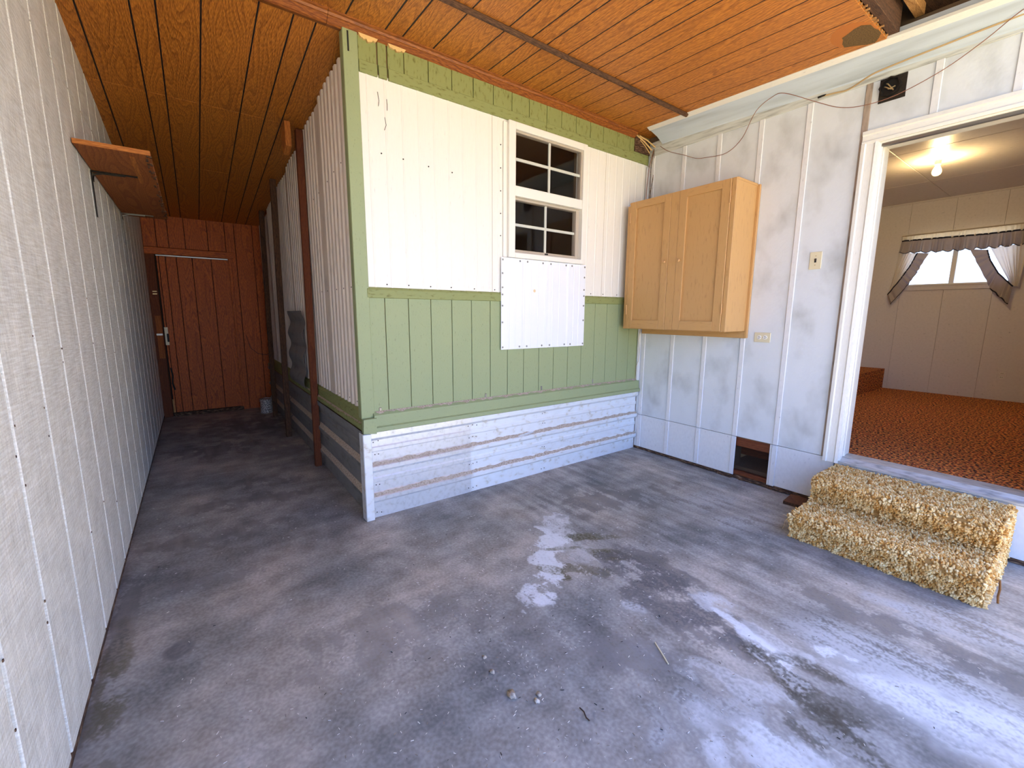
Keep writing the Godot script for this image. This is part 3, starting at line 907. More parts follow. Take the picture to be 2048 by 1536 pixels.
	var ls := MB.new()
	for q in [[1.108, 1.132, 1.742, 2.130], [1.738, 1.772, 1.742, 2.130], [1.132, 1.738, 2.112, 2.130], [1.132, 1.738, 1.742, 1.768]]:
		ls.box(Vector3(q[0], q[2], -0.045), Vector3(q[1], q[3], 0.0), 0.003)
	part(w, "lower_sash", ls, M.sash_dull)
	for q in [[1.439, 2.382, 1.122, 1.757, 2.20, 2.553, 0.004], [1.432, 1.945, 1.132, 1.738, 1.768, 2.112, -0.022]]:
		bx(w, "muntin", Vector3(q[0] - 0.010, q[4], q[6] - 0.004), Vector3(q[0] + 0.010, q[5], q[6] + 0.008), M.muntin, 0.002)
		bx(w, "muntin", Vector3(q[2], q[1] - 0.010, q[6] - 0.004), Vector3(q[3], q[1] + 0.010, q[6] + 0.007), M.muntin, 0.002, 0)
		for c in [[q[2], q[0], q[4], q[1]], [q[0], q[3], q[4], q[1]], [q[2], q[0], q[1], q[5]], [q[0], q[3], q[1], q[5]]]:
			var pq := MB.new()
			pq.face([Vector3(c[0], c[2], q[6]), Vector3(c[1], c[2], q[6]), Vector3(c[1], c[3], q[6]), Vector3(c[0], c[3], q[6])], Vector3.BACK)
			part(w, "pane", pq, M.glass)
	bx(w, "latch", Vector3(1.415, 1.752, -0.002), Vector3(1.445, 1.762, 0.008), M.black, 0.002)

	# screwed-on patch below the window
	var p := thing("patch_panel", "white ribbed metal panel screwed on below the trailer window", "panel", Vector3(1.42, 1.041, 0.018))
	var pr := [Vector2(-0.424, 0.0)]
	for x in [0.056, 0.113, 0.1, 0.2]:
		pass
	for q in [[-0.222, 0.016, 0.008], [-0.35, 0.006, 0.0025], [-0.29, 0.006, 0.0025], [-0.15, 0.006, 0.0025], [-0.08, 0.006, 0.0025], [0.006, 0.016, 0.008], [0.07, 0.006, 0.0025], [0.14, 0.006, 0.0025], [0.236, 0.016, 0.008], [0.30, 0.006, 0.0025], [0.36, 0.006, 0.0025]]:
		pr.append_array([Vector2(q[0] - q[1], 0.0), Vector2(q[0] - q[1] * 0.45, q[2]), Vector2(q[0] + q[1] * 0.45, q[2]), Vector2(q[0] + q[1], 0.0)])
	pr.append(Vector2(0.427, 0.0))
	pr.sort_custom(func(a, b): return a.x < b.x)
	part(p, "sheet", MB.new().sheet(pr, Vector3.ZERO, Vector3.RIGHT, Vector3.BACK, Vector3.UP, 0.0, 0.662, 0.0015), M.white_metal)
	var ps := MB.new().lathe([Vector2(0.0, 0.005), Vector2(0.004, 0.005), Vector2(0.005, 0.002), Vector2(0.0075, 0.0015), Vector2(0.0075, 0.0)], Vector3.ZERO, 8, Basis(Vector3.RIGHT, PI / 2)).mesh()
	var spots := []
	for x in [-0.41, -0.255, -0.185, -0.035, 0.045, 0.205, 0.27, 0.415]:
		spots.append([x, 0.645])
		spots.append([x, 0.018])
	for y in [0.55, 0.45, 0.40, 0.32, 0.20]:
		spots.append([-0.412, y])
		spots.append([0.414, y + 0.012])
	for q in spots:
		inst(p, "screw", ps, M.steel).position = Vector3(q[0], q[1], 0.0)
	part(p, "rust_mark", MB.new().lathe([Vector2(0.0, 0.0012), Vector2(0.010, 0.001), Vector2(0.012, 0.0)], Vector3(-0.115, 0.435, 0.0003), 10, Basis(Vector3.RIGHT, PI / 2)), mat(Color8(226, 204, 160), 0.6))


func build_house_wall() -> void:
	var w := struct("wall_right", "weathered white plywood house wall with flat vertical battens")
	var X0 := W + 0.010
	var X1 := W + 0.13
	# core pieces round the vent and the doorway
	for q in [[-0.12, 0.98, -0.12, 3.02], [0.98, 1.245, 0.34, 3.02], [0.98, 1.245, -0.12, 0.04], [1.245, 1.675, -0.12, 3.02], [1.675, 2.60, 2.335, 3.02], [1.675, 2.60, -0.12, 0.33], [2.60, 2.90, -0.12, 3.02]]:
		bx(w, "core", Vector3(X0, q[2], q[0]), Vector3(X1, q[3], q[1]), M.dim_room)
	var zb := [0.06, 0.366, 0.667, 0.977, 1.282, 1.594, 1.902, 2.21, 2.51, 2.80, 2.9]
	var z0 := 0.004
	for i in zb.size():
		var z1: float = zb[i]
		var y0 := 2.395 if z1 > 1.66 else 0.349
		if z1 <= 1.6:
			# below the joint
			var lo := 0.028
			if i == 4:
				bx(w, "panel", Vector3(W, lo, 1.247), Vector3(X0, 0.345, z1 - 0.001), M.paint_low, 0.001)
			elif not (i == 5):
				bx(w, "panel", Vector3(W, lo, z0 + 0.001), Vector3(X0, 0.345, z1 - 0.001), M.paint_low, 0.001)
			else:
				bx(w, "panel", Vector3(W, 0.035, z0 + 0.001), Vector3(X0, 0.345, z1 + 0.06), M.paint_low, 0.001)
		bx(w, "panel", Vector3(W, y0, z0 + 0.001), Vector3(X0, 2.70, z1 - 0.001), M.paint_wall, 0.001)
		z0 = z1
	bx(w, "panel", Vector3(W, 0.03, 2.64), Vector3(X0, 2.419, 2.895), M.paint_wall, 0.001)
	bx(w, "panel", Vector3(W, 0.03, 1.66), Vector3(X0, 0.32, 2.0), M.paint_low, 0.001)
	bx(w, "panel", Vector3(W, 0.03, 2.002), Vector3(X0, 0.32, 2.25), M.paint_low, 0.001)
	bx(w, "panel", Vector3(W, 0.03, 2.252), Vector3(X0, 0.32, 2.62), M.paint_low, 0.001)
	for i in range(0, 8):
		var z: float = zb[i]
		if i < 5:
			bx(w, "batten", Vector3(W - 0.008, 0.349, z - 0.018), Vector3(W + 0.001, 2.685, z + 0.018), M.paint_low, 0.003, 1, roff())
			bx(w, "batten", Vector3(W - 0.008, 0.030, z - 0.019), Vector3(W + 0.001, 0.345, z + 0.018), M.paint_low, 0.003, 1, roff())
		elif i == 5:
			bx(w, "batten", Vector3(W - 0.006, 0.349, z - 0.018), Vector3(W + 0.001, 2.685, z + 0.016), mat(Color8(176, 158, 142), 0.8, 0.0, M.paint_dirty.albedo_texture, Vector3(0.5, 2.0, 1.0)), 0.003, 1, roff())
		elif i < 8:
			bx(w, "batten", Vector3(W - 0.008, 2.41, z - 0.018), Vector3(W + 0.001, 2.685, z + 0.018), M.paint_low, 0.003, 1, roff())
	bx(w, "frieze_board", Vector3(W - 0.010, 2.682, 0.02), Vector3(W + 0.002, 2.80, 2.89), M.paint_dirty, 0.003, 2, roff())
	bx(w, "sill_plate", Vector3(W + 0.004, 0.0, 0.0), Vector3(X1, 0.032, 2.89), M.rot, 0.004, 2)
	for i in 22:
		var z := rng.randf_range(0.08, 1.5)
		var l := rng.randf_range(0.05, 0.14)
		var o := bx(w, "rotten_sliver", Vector3(-0.012, 0, 0), Vector3(0.012, rng.randf_range(0.006, 0.016), l), M.rot, 0.002, 2, roff())
		o.position = Vector3(W - 0.002 + rng.randf() * 0.012, rng.randf() * 0.014, z)
		o.rotation = Vector3(rng.randf_range(-0.06, 0.06), rng.randf_range(-0.1, 0.1), 0)

	# sloping cove under the ceiling
	var cv := struct("trim_3", "white painted cove board sloping between the house wall and ceiling")
	var tilt := Node3D.new()
	tilt.name = "cove"
	cv.add_child(tilt)
	tilt.rotation.x = 0.031
	var cp := [Vector2(2.405, 2.865), Vector2(2.398, 2.842), Vector2(2.425, 2.832), Vector2(2.52, 2.806), Vector2(2.592, 2.772), Vector2(2.600, 2.762), Vector2(2.63, 2.762), Vector2(2.63, 2.90), Vector2(2.42, 2.90)]
	for q in [[0.06, 2.19], [2.194, 2.88]]:
		part(tilt, "cove_board", MB.new().prism(cp, Vector3.ZERO, Vector3.RIGHT, Vector3.UP, Vector3.BACK, q[0], q[1], 2), M.cove)
	part(tilt, "cove_lip", MB.new().prism([Vector2(2.388, 2.862), Vector2(2.386, 2.846), Vector2(2.424, 2.829), Vector2(2.430, 2.836), Vector2(2.41, 2.862)], Vector3.ZERO, Vector3.RIGHT, Vector3.UP, Vector3.BACK, 0.055, 2.88, 2), M.casing)
	# broken end of the cove in the corner, with rotten laths
	var bk := [[Vector3(2.42, 2.815, 0.045), Vector3(2.60, 2.755, 0.075), 0.006], [Vector3(2.40, 2.822, 0.03), Vector3(2.585, 2.735, 0.05), 0.007], [Vector3(2.46, 2.80, 0.02), Vector3(2.60, 2.72, 0.02), 0.005]]
	for q in bk:
		part(cv, "broken_lath", MB.new().tube([q[0], (q[0] + q[1]) * 0.5 + Vector3(0, 0.008, 0), q[1]], q[2], 5), M.foam)
	bx(cv, "dark_cavity", Vector3(2.40, 2.70, 0.008), Vector3(2.60, 2.82, 0.018), M.rot, 0.0, 0)
	bx(cv, "corner_board", Vector3(2.575, 0.62, 0.010), Vector3(2.612, 2.60, 0.028), M.paint_low, 0.003, 1, roff())

	# doorway
	var d := struct("door_1_frame", "white moulded casing round the open doorway into the house")
	d.name = "door_2"
	var zi := 1.680
	var zo := 1.594
	for q in [[zo, zi], [2.60, 2.686]]:
		var inner: float = q[1] if q[0] < 2.0 else q[0]
		var outer: float = q[0] if q[0] < 2.0 else q[1]
		var sg := signf(inner - outer)
		var cs := [Vector2(0.0, 0.0), Vector2(0.0, 0.026), Vector2(0.018, 0.028), Vector2(0.024, 0.020), Vector2(0.060, 0.017), Vector2(0.068, 0.024), Vector2(0.084, 0.020), Vector2(0.086, 0.0)]
		part(d, "side_casing", MB.new().prism(cs, Vector3(W, 0, outer), Vector3(0, 0, sg), Vector3.LEFT, Vector3.UP, 0.325, 2.335 if sg > 0 else 2.335, 1), M.casing)
		bx(d, "jamb", Vector3(W - 0.004, 0.34, inner - 0.02), Vector3(W + 0.16, 2.345, inner + 0.006), M.casing, 0.002, 1)
		bx(d, "jamb_stop", Vector3(W + 0.05, 0.36, inner + sg * 0.004 - 0.008), Vector3(W + 0.075, 2.33, inner + sg * 0.004 + 0.008), M.vinyl, 0.002, 1)
	var hs := [Vector2(0.0, 0.0), Vector2(0.0, 0.020), Vector2(0.016, 0.024), Vector2(0.024, 0.017), Vector2(0.050, 0.020), Vector2(0.056, 0.028), Vector2(0.076, 0.026), Vector2(0.076, 0.0)]
	part(d, "head_casing", MB.new().prism(hs, Vector3(W, 2.330, 0), Vector3.UP, Vector3.LEFT, Vector3.BACK, zo, 2.686, 2), M.casing)
	bx(d, "head_jamb", Vector3(W - 0.004, 2.322, zi), Vector3(W + 0.16, 2.342, 2.60), M.casing, 0.002, 2)
	bx(d, "screen_track", Vector3(W + 0.006, 2.305, zi), Vector3(W + 0.03, 2.323, 2.60), M.steel, 0.002, 2)
	bx(d, "screen_track", Vector3(W + 0.006, 0.37, zi + 0.002), Vector3(W + 0.028, 2.305, zi + 0.012), M.vinyl, 0.002, 1)
	var th := [Vector2(-0.012, 0.325), Vector2(-0.012, 0.338), Vector2(0.004, 0.346), Vector2(0.008, 0.341), Vector2(0.018, 0.354), Vector2(0.022, 0.350), Vector2(0.034, 0.364), Vector2(0.07, 0.367), Vector2(0.15, 0.367), Vector2(0.15, 0.325)]
	part(d, "threshold", MB.new().prism(th, Vector3(W, 0, 0), Vector3.RIGHT, Vector3.UP, Vector3.BACK, zi - 0.03, 2.63, 2), mat(Color8(208, 208, 206), 0.45, 0.3, M.paint_dirty.albedo_texture, Vector3(0.6, 3, 1)))

	# crawl-space vent
	var v := thing("crawl_vent", "open crawl-space vent with wire screen low in the white wall", "vent", Vector3(W, 0.035, 1.1125))
	bx(v, "header", Vector3(0.012, 0.235, -0.135), Vector3(0.05, 0.305, 0.135), M.post, 0.002, 2, roff())
	bx(v, "sill", Vector3(0.0, 0.0, -0.135), Vector3(0.05, 0.032, 0.135), M.post, 0.003, 2, roff())
	bx(v, "side_edge", Vector3(0.0, 0.02, -0.135), Vector3(0.012, 0.305, -0.128), M.post, 0.001, 1)
	var scr := MB.new()
	for i in 42:
		var z := -0.13 + i * 0.0063
		scr.box(Vector3(0.022, 0.03, z), Vector3(0.0228, 0.25, z + 0.0009))
	for i in 35:
		var y := 0.03 + i * 0.0063
		scr.box(Vector3(0.0218, y, -0.13), Vector3(0.0226, y + 0.0009, 0.13))
	part(v, "screen", scr, M.iron)
	bx(v, "cavity_ledge", Vector3(0.05, -0.02, -0.2), Vector3(0.42, 0.06, 0.2), M.dim_room)
	bx(v, "cavity_board", Vector3(0.20, 0.12, -0.2), Vector3(0.24, 0.30, 0.2), M.post, 0.0, 2)


func build_interior() -> void:
	var y0 := 0.365
	var f := struct("floor_interior", "orange and black flecked carpet inside the house")
	bx(f, "carpet", Vector3(W + 0.12, 0.27, -0.3), Vector3(6.6, y0, 4.3), M.carpet_red)
	var c := struct("ceiling_interior", "off-white panelled ceiling inside the house")
	bx(c, "backing", Vector3(W + 0.1, 2.702, -0.4), Vector3(6.7, 2.75, 4.4), M.rot)
	var xs := [W + 0.12, 3.08, 4.288, 5.498, 6.5]
	var zs := [-0.3, 0.11, 1.335, 2.555, 3.775, 4.3]
	for i in xs.size() - 1:
		for j in zs.size() - 1:
			bx(c, "ceiling_panel", Vector3(xs[i] + 0.003, 2.69, zs[j] + 0.0015), Vector3(xs[i + 1] - 0.003, 2.702, zs[j + 1] - 0.0015), M.inner_ceiling, 0.003)
	var wf := struct("wall_interior_far", "off-white panelled wall opposite the doorway with faint vertical joints")
	var zb := [-0.3, 0.18, 0.59, 1.0, 1.40, 1.803, 2.21, 2.61, 3.02, 3.43, 3.84, 4.3]
	bx(wf, "core", Vector3(6.508, -0.1, -0.4), Vector3(6.62, 1.655, 4.4), M.dim_room)
	bx(wf, "core", Vector3(6.508, 2.30, -0.4), Vector3(6.62, 3.02, 4.4), M.dim_room)
	bx(wf, "core", Vector3(6.508, 1.655, -0.4), Vector3(6.62, 2.30, 1.0), M.dim_room)
	bx(wf, "core", Vector3(6.508, 1.655, 1.96), Vector3(6.62, 2.30, 4.4), M.dim_room)
	for i in zb.size() - 1:
		var a: float = zb[i] + 0.001
		var b: float = zb[i + 1] - 0.001
		if b < 1.0 or a > 1.96:
			bx(wf, "wall_panel", Vector3(6.5, y0, a), Vector3(6.51, 2.69, b), M.inner_wall, 0.001)
		else:
			bx(wf, "wall_panel", Vector3(6.5, y0, a), Vector3(6.51, 1.655, b), M.inner_wall, 0.001)
			bx(wf, "wall_panel", Vector3(6.5, 2.30, a), Vector3(6.51, 2.69, b), M.inner_wall, 0.001)
			if b > 1.96:
				bx(wf, "wall_panel", Vector3(6.5, 1.655, 1.96), Vector3(6.51, 2.30, b), M.inner_wall, 0.001)
	bx(wf, "crown_strip", Vector3(6.482, 2.672, -0.3), Vector3(6.5, 2.69, 4.3), M.inner_wall, 0.003, 2)
	var wl := struct("wall_interior_left", "off-white inner wall left of the doorway, out of sight")
	bx(wl, "wall_panel", Vector3(W + 0.1, 0.27, -0.4), Vector3(6.62, 3.02, -0.3), M.inner_wall)
	var wr := struct("wall_interior_right", "off-white inner wall right of the doorway, out of sight")
	bx(wr, "wall_panel", Vector3(W + 0.1, -0.1, 4.3), Vector3(6.62, 3.02, 4.4), M.inner_wall)
	bx(wr, "front_panel", Vector3(W + 0.01, -0.1, 2.9), Vector3(W + 0.13, 3.02, 4.4), M.inner_wall)
	var w := struct("window_2", "bright sliding window in the far interior wall")
	var fr := MB.new()
	for q in [[1.0, 1.045, 1.655, 2.30], [1.905, 1.96, 1.655, 2.30], [1.045, 1.905, 2.26, 2.30], [1.045, 1.905, 1.655, 1.695]]:
		fr.box(Vector3(6.49, q[2], q[0]), Vector3(6.62, q[3], q[1]), 0.003)
	part(w, "frame", fr, M.vinyl)
	bx(w, "mullion", Vector3(6.53, 1.695, 1.425), Vector3(6.57, 2.26, 1.47), M.vinyl, 0.003)
	bx(w, "pane", Vector3(6.545, 1.695, 1.045), Vector3(6.549, 2.26, 1.425), M.glass)
	bx(w, "pane", Vector3(6.553, 1.695, 1.47), Vector3(6.557, 2.26, 1.905), M.glass)
	bx(w, "apron", Vector3(6.486, 1.62, 0.99), Vector3(6.5, 1.675, 1.97), M.inner_wall, 0.002, 2)
	bx(w, "sill", Vector3(6.475, 1.672, 0.98), Vector3(6.5, 1.688, 1.98), M.vinyl, 0.002, 2)
	bx(w, "side_trim", Vector3(6.488, 1.62, 1.955), Vector3(6.5, 2.33, 2.0), M.inner_wall, 0.002)

	var pl := thing("carpeted_platform", "low platform covered in flecked red carpet in the far room corner", "platform", Vector3(5.8, y0, 0.3))
	var pp := [Vector2(-0.70, 0.0), Vector2(-0.70, 0.22), Vector2(-0.68, 0.245), Vector2(-0.65, 0.255), Vector2(0.695, 0.255), Vector2(0.695, 0.0)]
	part(pl, "carpet_cover", MB.new().prism(pp, Vector3.ZERO, Vector3.RIGHT, Vector3.UP, Vector3.BACK, -0.58, 0.66), M.carpet_red)

	var o := thing("wall_outlet", "white duplex outlet low on the far interior wall", "outlet", Vector3(6.5, 0.65, 1.99))
	bx(o, "cover_plate", Vector3(-0.006, -0.057, -0.036), Vector3(0.0, 0.057, 0.036), M.inner_wall, 0.002)
	for y in [-0.022, 0.022]:
		var r := bx(o, "receptacle", Vector3(-0.009, y - 0.014, -0.017), Vector3(-0.005, y + 0.014, 0.017), M.vinyl, 0.003)
		bx(r, "slot", Vector3(-0.0095, y - 0.006, -0.008), Vector3(-0.0088, y + 0.006, -0.005), M.black)
		bx(r, "slot", Vector3(-0.0095, y - 0.006, 0.005), Vector3(-0.0088, y + 0.006, 0.008), M.black)

	# bare bulb
	var l := thing("ceiling_bulb", "lit bare light bulb in a porcelain holder on the interior ceiling", "lamp", Vector3(4.68, 2.69, 1.54))
	part(l, "holder_base", MB.new().lathe([Vector2(0.0, -0.012), Vector2(0.040, -0.012), Vector2(0.055, -0.006), Vector2(0.058, 0.0)], Vector3.ZERO, 24), M.vinyl)
	part(l, "socket", MB.new().lathe([Vector2(0.0, -0.05), Vector2(0.022, -0.05), Vector2(0.024, -0.02), Vector2(0.03, -0.01)], Vector3.ZERO, 20), M.ivory)
	var lean := Basis(Vector3.BACK, 0.0)
	part(l, "bulb", MB.new().lathe([Vector2(0.0, -0.145), Vector2(0.016, -0.142), Vector2(0.028, -0.132), Vector2(0.034, -0.115), Vector2(0.032, -0.098), Vector2(0.024, -0.078), Vector2(0.016, -0.06), Vector2(0.014, -0.048)], Vector3.ZERO, 20, lean), M.bulb)
	var lamp := OmniLight3D.new()
	lamp.name = "bulb_light"
	lamp.position = Vector3(0, -0.113, 0)
	lamp.light_color = Color(1.0, 0.85, 0.60)
	lamp.light_energy = 0.15
	lamp.light_size = 0.03
	lamp.omni_range = 12.0
	lamp.omni_attenuation = 2.0
	lamp.shadow_enabled = true
	l.add_child(lamp)

	# ruffled curtain
	var k := thing("curtain", "grey ruffled valance and tie-backs with navy edging at the bright window", "curtain", Vector3(6.43, 1.45, 1.46))
	var at := func(z: float, y: float, dx := 0.0) -> Vector3: return Vector3(dx, y - 1.45, z - 1.46)
	part(k, "rod", MB.new().tube([at.call(0.955, 2.285, 0.05), at.call(0.96, 2.285, 0.0), at.call(1.5, 2.287, 0.0), at.call(2.02, 2.29, 0.0), at.call(2.03, 2.29, 0.05)], 0.007, 8), M.sash_dull)
	var strip := func(top: Array, bot: Array, folds: int, amp: float, seed_: float) -> MB:
		# cloth between two lines, gathered into folds
		var mb := MB.new()
		var n := folds * 6
		var rows := 4
		var grid := []
		for j in rows + 1:
			var row := []
			for i in n + 1:
				var t := float(i) / n
				var sidx := t * (top.size() - 1)
				var q := mini(int(sidx), top.size() - 2)
				var fr_ := sidx - q
				var a: Vector3 = top[q].lerp(top[q + 1], fr_)
				var b: Vector3 = bot[q].lerp(bot[q + 1], fr_)
				var s := float(j) / rows
				var p := a.lerp(b, s)
				p.x += amp * (0.35 + 0.65 * s) * sin(t * folds * TAU + 1.3 * sin(t * folds * 2.1 + seed_))
				p.y += amp * 0.35 * s * sin(t * folds * 4.1 + seed_)
				row.append(p)
			grid.append(row)
		for j in rows:
			for i in n:
				var a: Vector3 = grid[j][i]
				var b: Vector3 = grid[j][i + 1]
				var c_: Vector3 = grid[j + 1][i + 1]
				var d: Vector3 = grid[j + 1][i]
				var nn := (b - a).cross(d - a).normalized()
				if nn.x > 0.0:
					nn = -nn
				mb.face([a, b, c_, d], nn)
		return mb
	var wavy := func(line: Array, folds: int, amp: float, seed_: float, s: float) -> Array:
		var p := []
		var n := folds * 6
		for i in n + 1:
			var t := float(i) / n
			var sidx := t * (line.size() - 1)
			var q := mini(int(sidx), line.size() - 2)
			var a: Vector3 = line[q].lerp(line[q + 1], sidx - q)
			a.x += amp * (0.35 + 0.65 * s) * sin(t * folds * TAU + 1.3 * sin(t * folds * 2.1 + seed_)) - 0.001
			a.y += amp * 0.35 * s * sin(t * folds * 4.1 + seed_)
			p.append(a)
		return p
	var hd_t := [at.call(0.965, 2.29), at.call(1.5, 2.29), at.call(2.03, 2.295)]
	var hd_b := [at.call(0.965, 2.225), at.call(1.5, 2.21), at.call(2.03, 2.22)]
	part(k, "header", strip.call(hd_t, hd_b, 30, 0.006, 0.3), M.sheer)
	var va_t := [at.call(0.965, 2.228), at.call(1.33, 2.222), at.call(1.7, 2.215), at.call(2.04, 2.225)]
	var va_b := [at.call(0.945, 2.088), at.call(1.33, 2.066), at.call(1.7, 2.062), at.call(2.05, 2.075)]
	part(k, "valance", strip.call(va_t, va_b, 18, 0.030, 1.0), M.fabric)
	part(k, "valance_trim", MB.new().tube(wavy.call(va_t, 18, 0.030, 1.0, 0.0), 0.009, 5), M.navy)
	part(k, "valance_hem", MB.new().tube(wavy.call(va_b, 18, 0.030, 1.0, 1.0), 0.004, 5), M.navy)
	# left and right sheers with a ruffle along the slanting inner edge
	var lt := [at.call(0.955, 2.08, 0.02), at.call(1.125, 2.07, 0.02)]
	var lb := [at.call(0.905, 1.57, 0.015), at.call(0.925, 1.56, 0.015)]
	part(k, "left_sheer", strip.call(lt, lb, 6, 0.008, 0.5), M.sheer)
	var l1 := [at.call(1.128, 2.07, -0.01), at.call(1.082, 1.926, -0.01), at.call(1.004, 1.761, -0.01), at.call(0.900, 1.575, -0.01)]
	var l2 := [at.call(1.235, 2.05, -0.02), at.call(1.155, 1.84, -0.02), at.call(1.080, 1.68, -0.02), at.call(0.945, 1.455, -0.02)]
	part(k, "left_ruffle", strip.call(l1, l2, 8, 0.014, 2.0), M.fabric)
	part(k, "left_ruffle_trim", MB.new().tube(wavy.call(l1, 8, 0.014, 2.0, 0.0), 0.007, 5), M.navy)
	part(k, "left_ruffle_hem", MB.new().tube(wavy.call(l2.slice(1), 5, 0.014, 2.0, 1.0), 0.0035, 5), M.navy)
	var r1 := [at.call(1.716, 2.04, -0.01), at.call(1.755, 1.92, -0.01), at.call(1.83, 1.78, -0.01), at.call(1.955, 1.63, -0.01)]
	var r2 := [at.call(1.58, 2.06, -0.02), at.call(1.685, 1.84, -0.02), at.call(1.79, 1.62, -0.02), at.call(1.945, 1.44, -0.02)]
	part(k, "right_ruffle", strip.call(r1, r2, 8, 0.014, 3.0), M.fabric)
	part(k, "right_ruffle_trim", MB.new().tube(wavy.call(r1, 8, 0.014, 3.0, 0.0), 0.007, 5), M.navy)
	part(k, "right_ruffle_hem", MB.new().tube(wavy.call(r2.slice(2), 4, 0.014, 3.0, 1.0), 0.006, 5), M.navy)
	var rt := [at.call(1.73, 2.07, 0.02), at.call(2.02, 2.08, 0.02)]
	var rb := [at.call(1.94, 1.64, 0.015), at.call(1.99, 1.63, 0.015)]
	part(k, "right_sheer", strip.call(rt, rb, 8, 0.008, 0.9), M.sheer)


func build_passage_things() -> void:
	# posts against the trailer side
	var spots := [[-0.052, -1.236, 0.012, "reddish wooden post, nearest of those beside the trailer in the passage"], [-0.098, -2.366, 0.004, "wooden post behind the leaning grey sheet in the passage"], [-0.08, -3.45, 0.0, "darkest wooden post at the back end of the passage"]]
	for i in spots.size():
		var s: Array = spots[i]
		var h: float = 2.80 + 0.09 * s[1]
		var p := thing("wooden_post", s[3], "post", Vector3(s[0], 0, s[1]), "posts along the trailer side")
		bx(p, "upright", Vector3(-0.026, 0.0, -0.022), Vector3(0.026, h, 0.022), M.post if i == 0 else M.dark_wood, 0.004, 1, roff())
		bx(p, "upright_facing", Vector3(-0.006, 0.45, -0.045), Vector3(0.030, h, -0.022), M.dark_wood, 0.003, 1, roff())
		p.rotation.z = -0.008 if i == 0 else -0.012
	var b := thing("brace_block", "short orange wooden block nailed under the passage ceiling at the first post", "block", Vector3(-0.115, 2.48, -1.19))
	part(b, "block", MB.new().prism([Vector2(-0.02, 0.0), Vector2(0.105, 0.03), Vector2(0.10, 0.20), Vector2(0.02, 0.205), Vector2(-0.06, 0.12)], Vector3.ZERO, Vector3.BACK, Vector3.UP, Vector3.LEFT, 0.0, 0.038, 1), M.shelf_end)

	# grey sheet leaning on the siding
	var l := thing("roofing_sheet", "short grey wavy roofing sheet leaning on the trailer side", "sheet", Vector3(-0.038, 0.62, -1.93))
	var prof := []
	for i in 41:
		var y := 0.70 * i / 40.0
		prof.append(Vector2(y, 0.014 * sin(y / 0.215 * TAU)))
	part(l, "sheet", MB.new().sheet(prof, Vector3.ZERO, Vector3.UP, Vector3.LEFT, Vector3.BACK, -0.42, 0.30, 0.002), M.corrugated_grey)
	l.rotation.z = -0.03

	# paint can
	var c := thing("paint_can", "small dirty paint can with a wire handle on the passage floor", "can", Vector3(-0.125, 0, -3.80))
	part(c, "body", MB.new().lathe([Vector2(0.0, 0.0), Vector2(0.078, 0.0), Vector2(0.080, 0.006), Vector2(0.078, 0.010), Vector2(0.078, 0.170), Vector2(0.081, 0.174), Vector2(0.081, 0.182), Vector2(0.070, 0.184), Vector2(0.066, 0.176), Vector2(0.0, 0.176)], Vector3.ZERO, 28), M.tin)
	var hp := []
	for i in 13:
		var t := PI * i / 12.0
		hp.append(Vector3(cos(t) * 0.083, 0.150 + sin(t) * 0.055, sin(t) * 0.03))
	part(c, "handle", MB.new().tube(hp, 0.0022, 6), M.steel)
	var cd := thing("dangling_cord", "thin dark cord drooping across the passage end wall", "cord", Vector3(-0.2, 0.8, B + 0.01))
	part(cd, "cord", MB.new().tube([Vector3(-0.06, 0.20, 0), Vector3(-0.02, 0.03, 0.005), Vector3(0.06, -0.05, 0.008), Vector3(0.16, -0.07, 0.01), Vector3(0.2, -0.05, 0.01)], 0.003, 5), M.black)

	# shelf
	var s := thing("wall_shelf", "rough wooden shelf board on metal brackets high on the left wall", "shelf", Vector3(L, 2.095, -1.35))
	var sh := MB.new()
	bx(s, "board", Vector3(0.004, 0.0, -0.98), Vector3(0.294, 0.024, 0.956), M.shelf, 0.003, 2, roff())
	bx(s, "sawn_end", Vector3(0.005, 0.001, 0.955), Vector3(0.293, 0.023, 0.958), M.shelf_end, 0.0005, 0, roff())
	var grain := MB.new()
	for i in 70:
		var z := rng.randf_range(-0.97, 0.94)
		var x := rng.randf_range(0.268, 0.292)
		grain.box(Vector3(x, -0.003 - rng.randf() * 0.004, z), Vector3(x + rng.randf_range(0.002, 0.012), 0.0, z + 0.004 + rng.randf() * 0.02))
	part(s, "splintered_edge", grain, M.dark_wood).set_meta("kind", "stuff")
	bx(s, "lighter_streak", Vector3(0.205, -0.0012, 0.30), Vector3(0.225, 0.0, 0.88), M.shelf_end, 0.0, 2, roff())
	for q in [0.455, -0.85]:
		var br := MB.new()
		br.box(Vector3(0.003, -0.006, q - 0.012), Vector3(0.205, -0.001, q + 0.012), 0.001, 0)
		br.box(Vector3(0.001, -0.255, q - 0.012), Vector3(0.005, -0.002, q + 0.012), 0.001)
		br.tube([Vector3(0.006, -0.06, q), Vector3(0.012, -0.02, q), Vector3(0.05, -0.009, q), Vector3(0.15, -0.007, q)], 0.006, 6)
		var bn := part(s, "bracket", br, M.iron if q > 0.0 else M.steel)
		bn.set_meta("label", "black steel bracket" if q > 0.0 else "grey steel bracket")


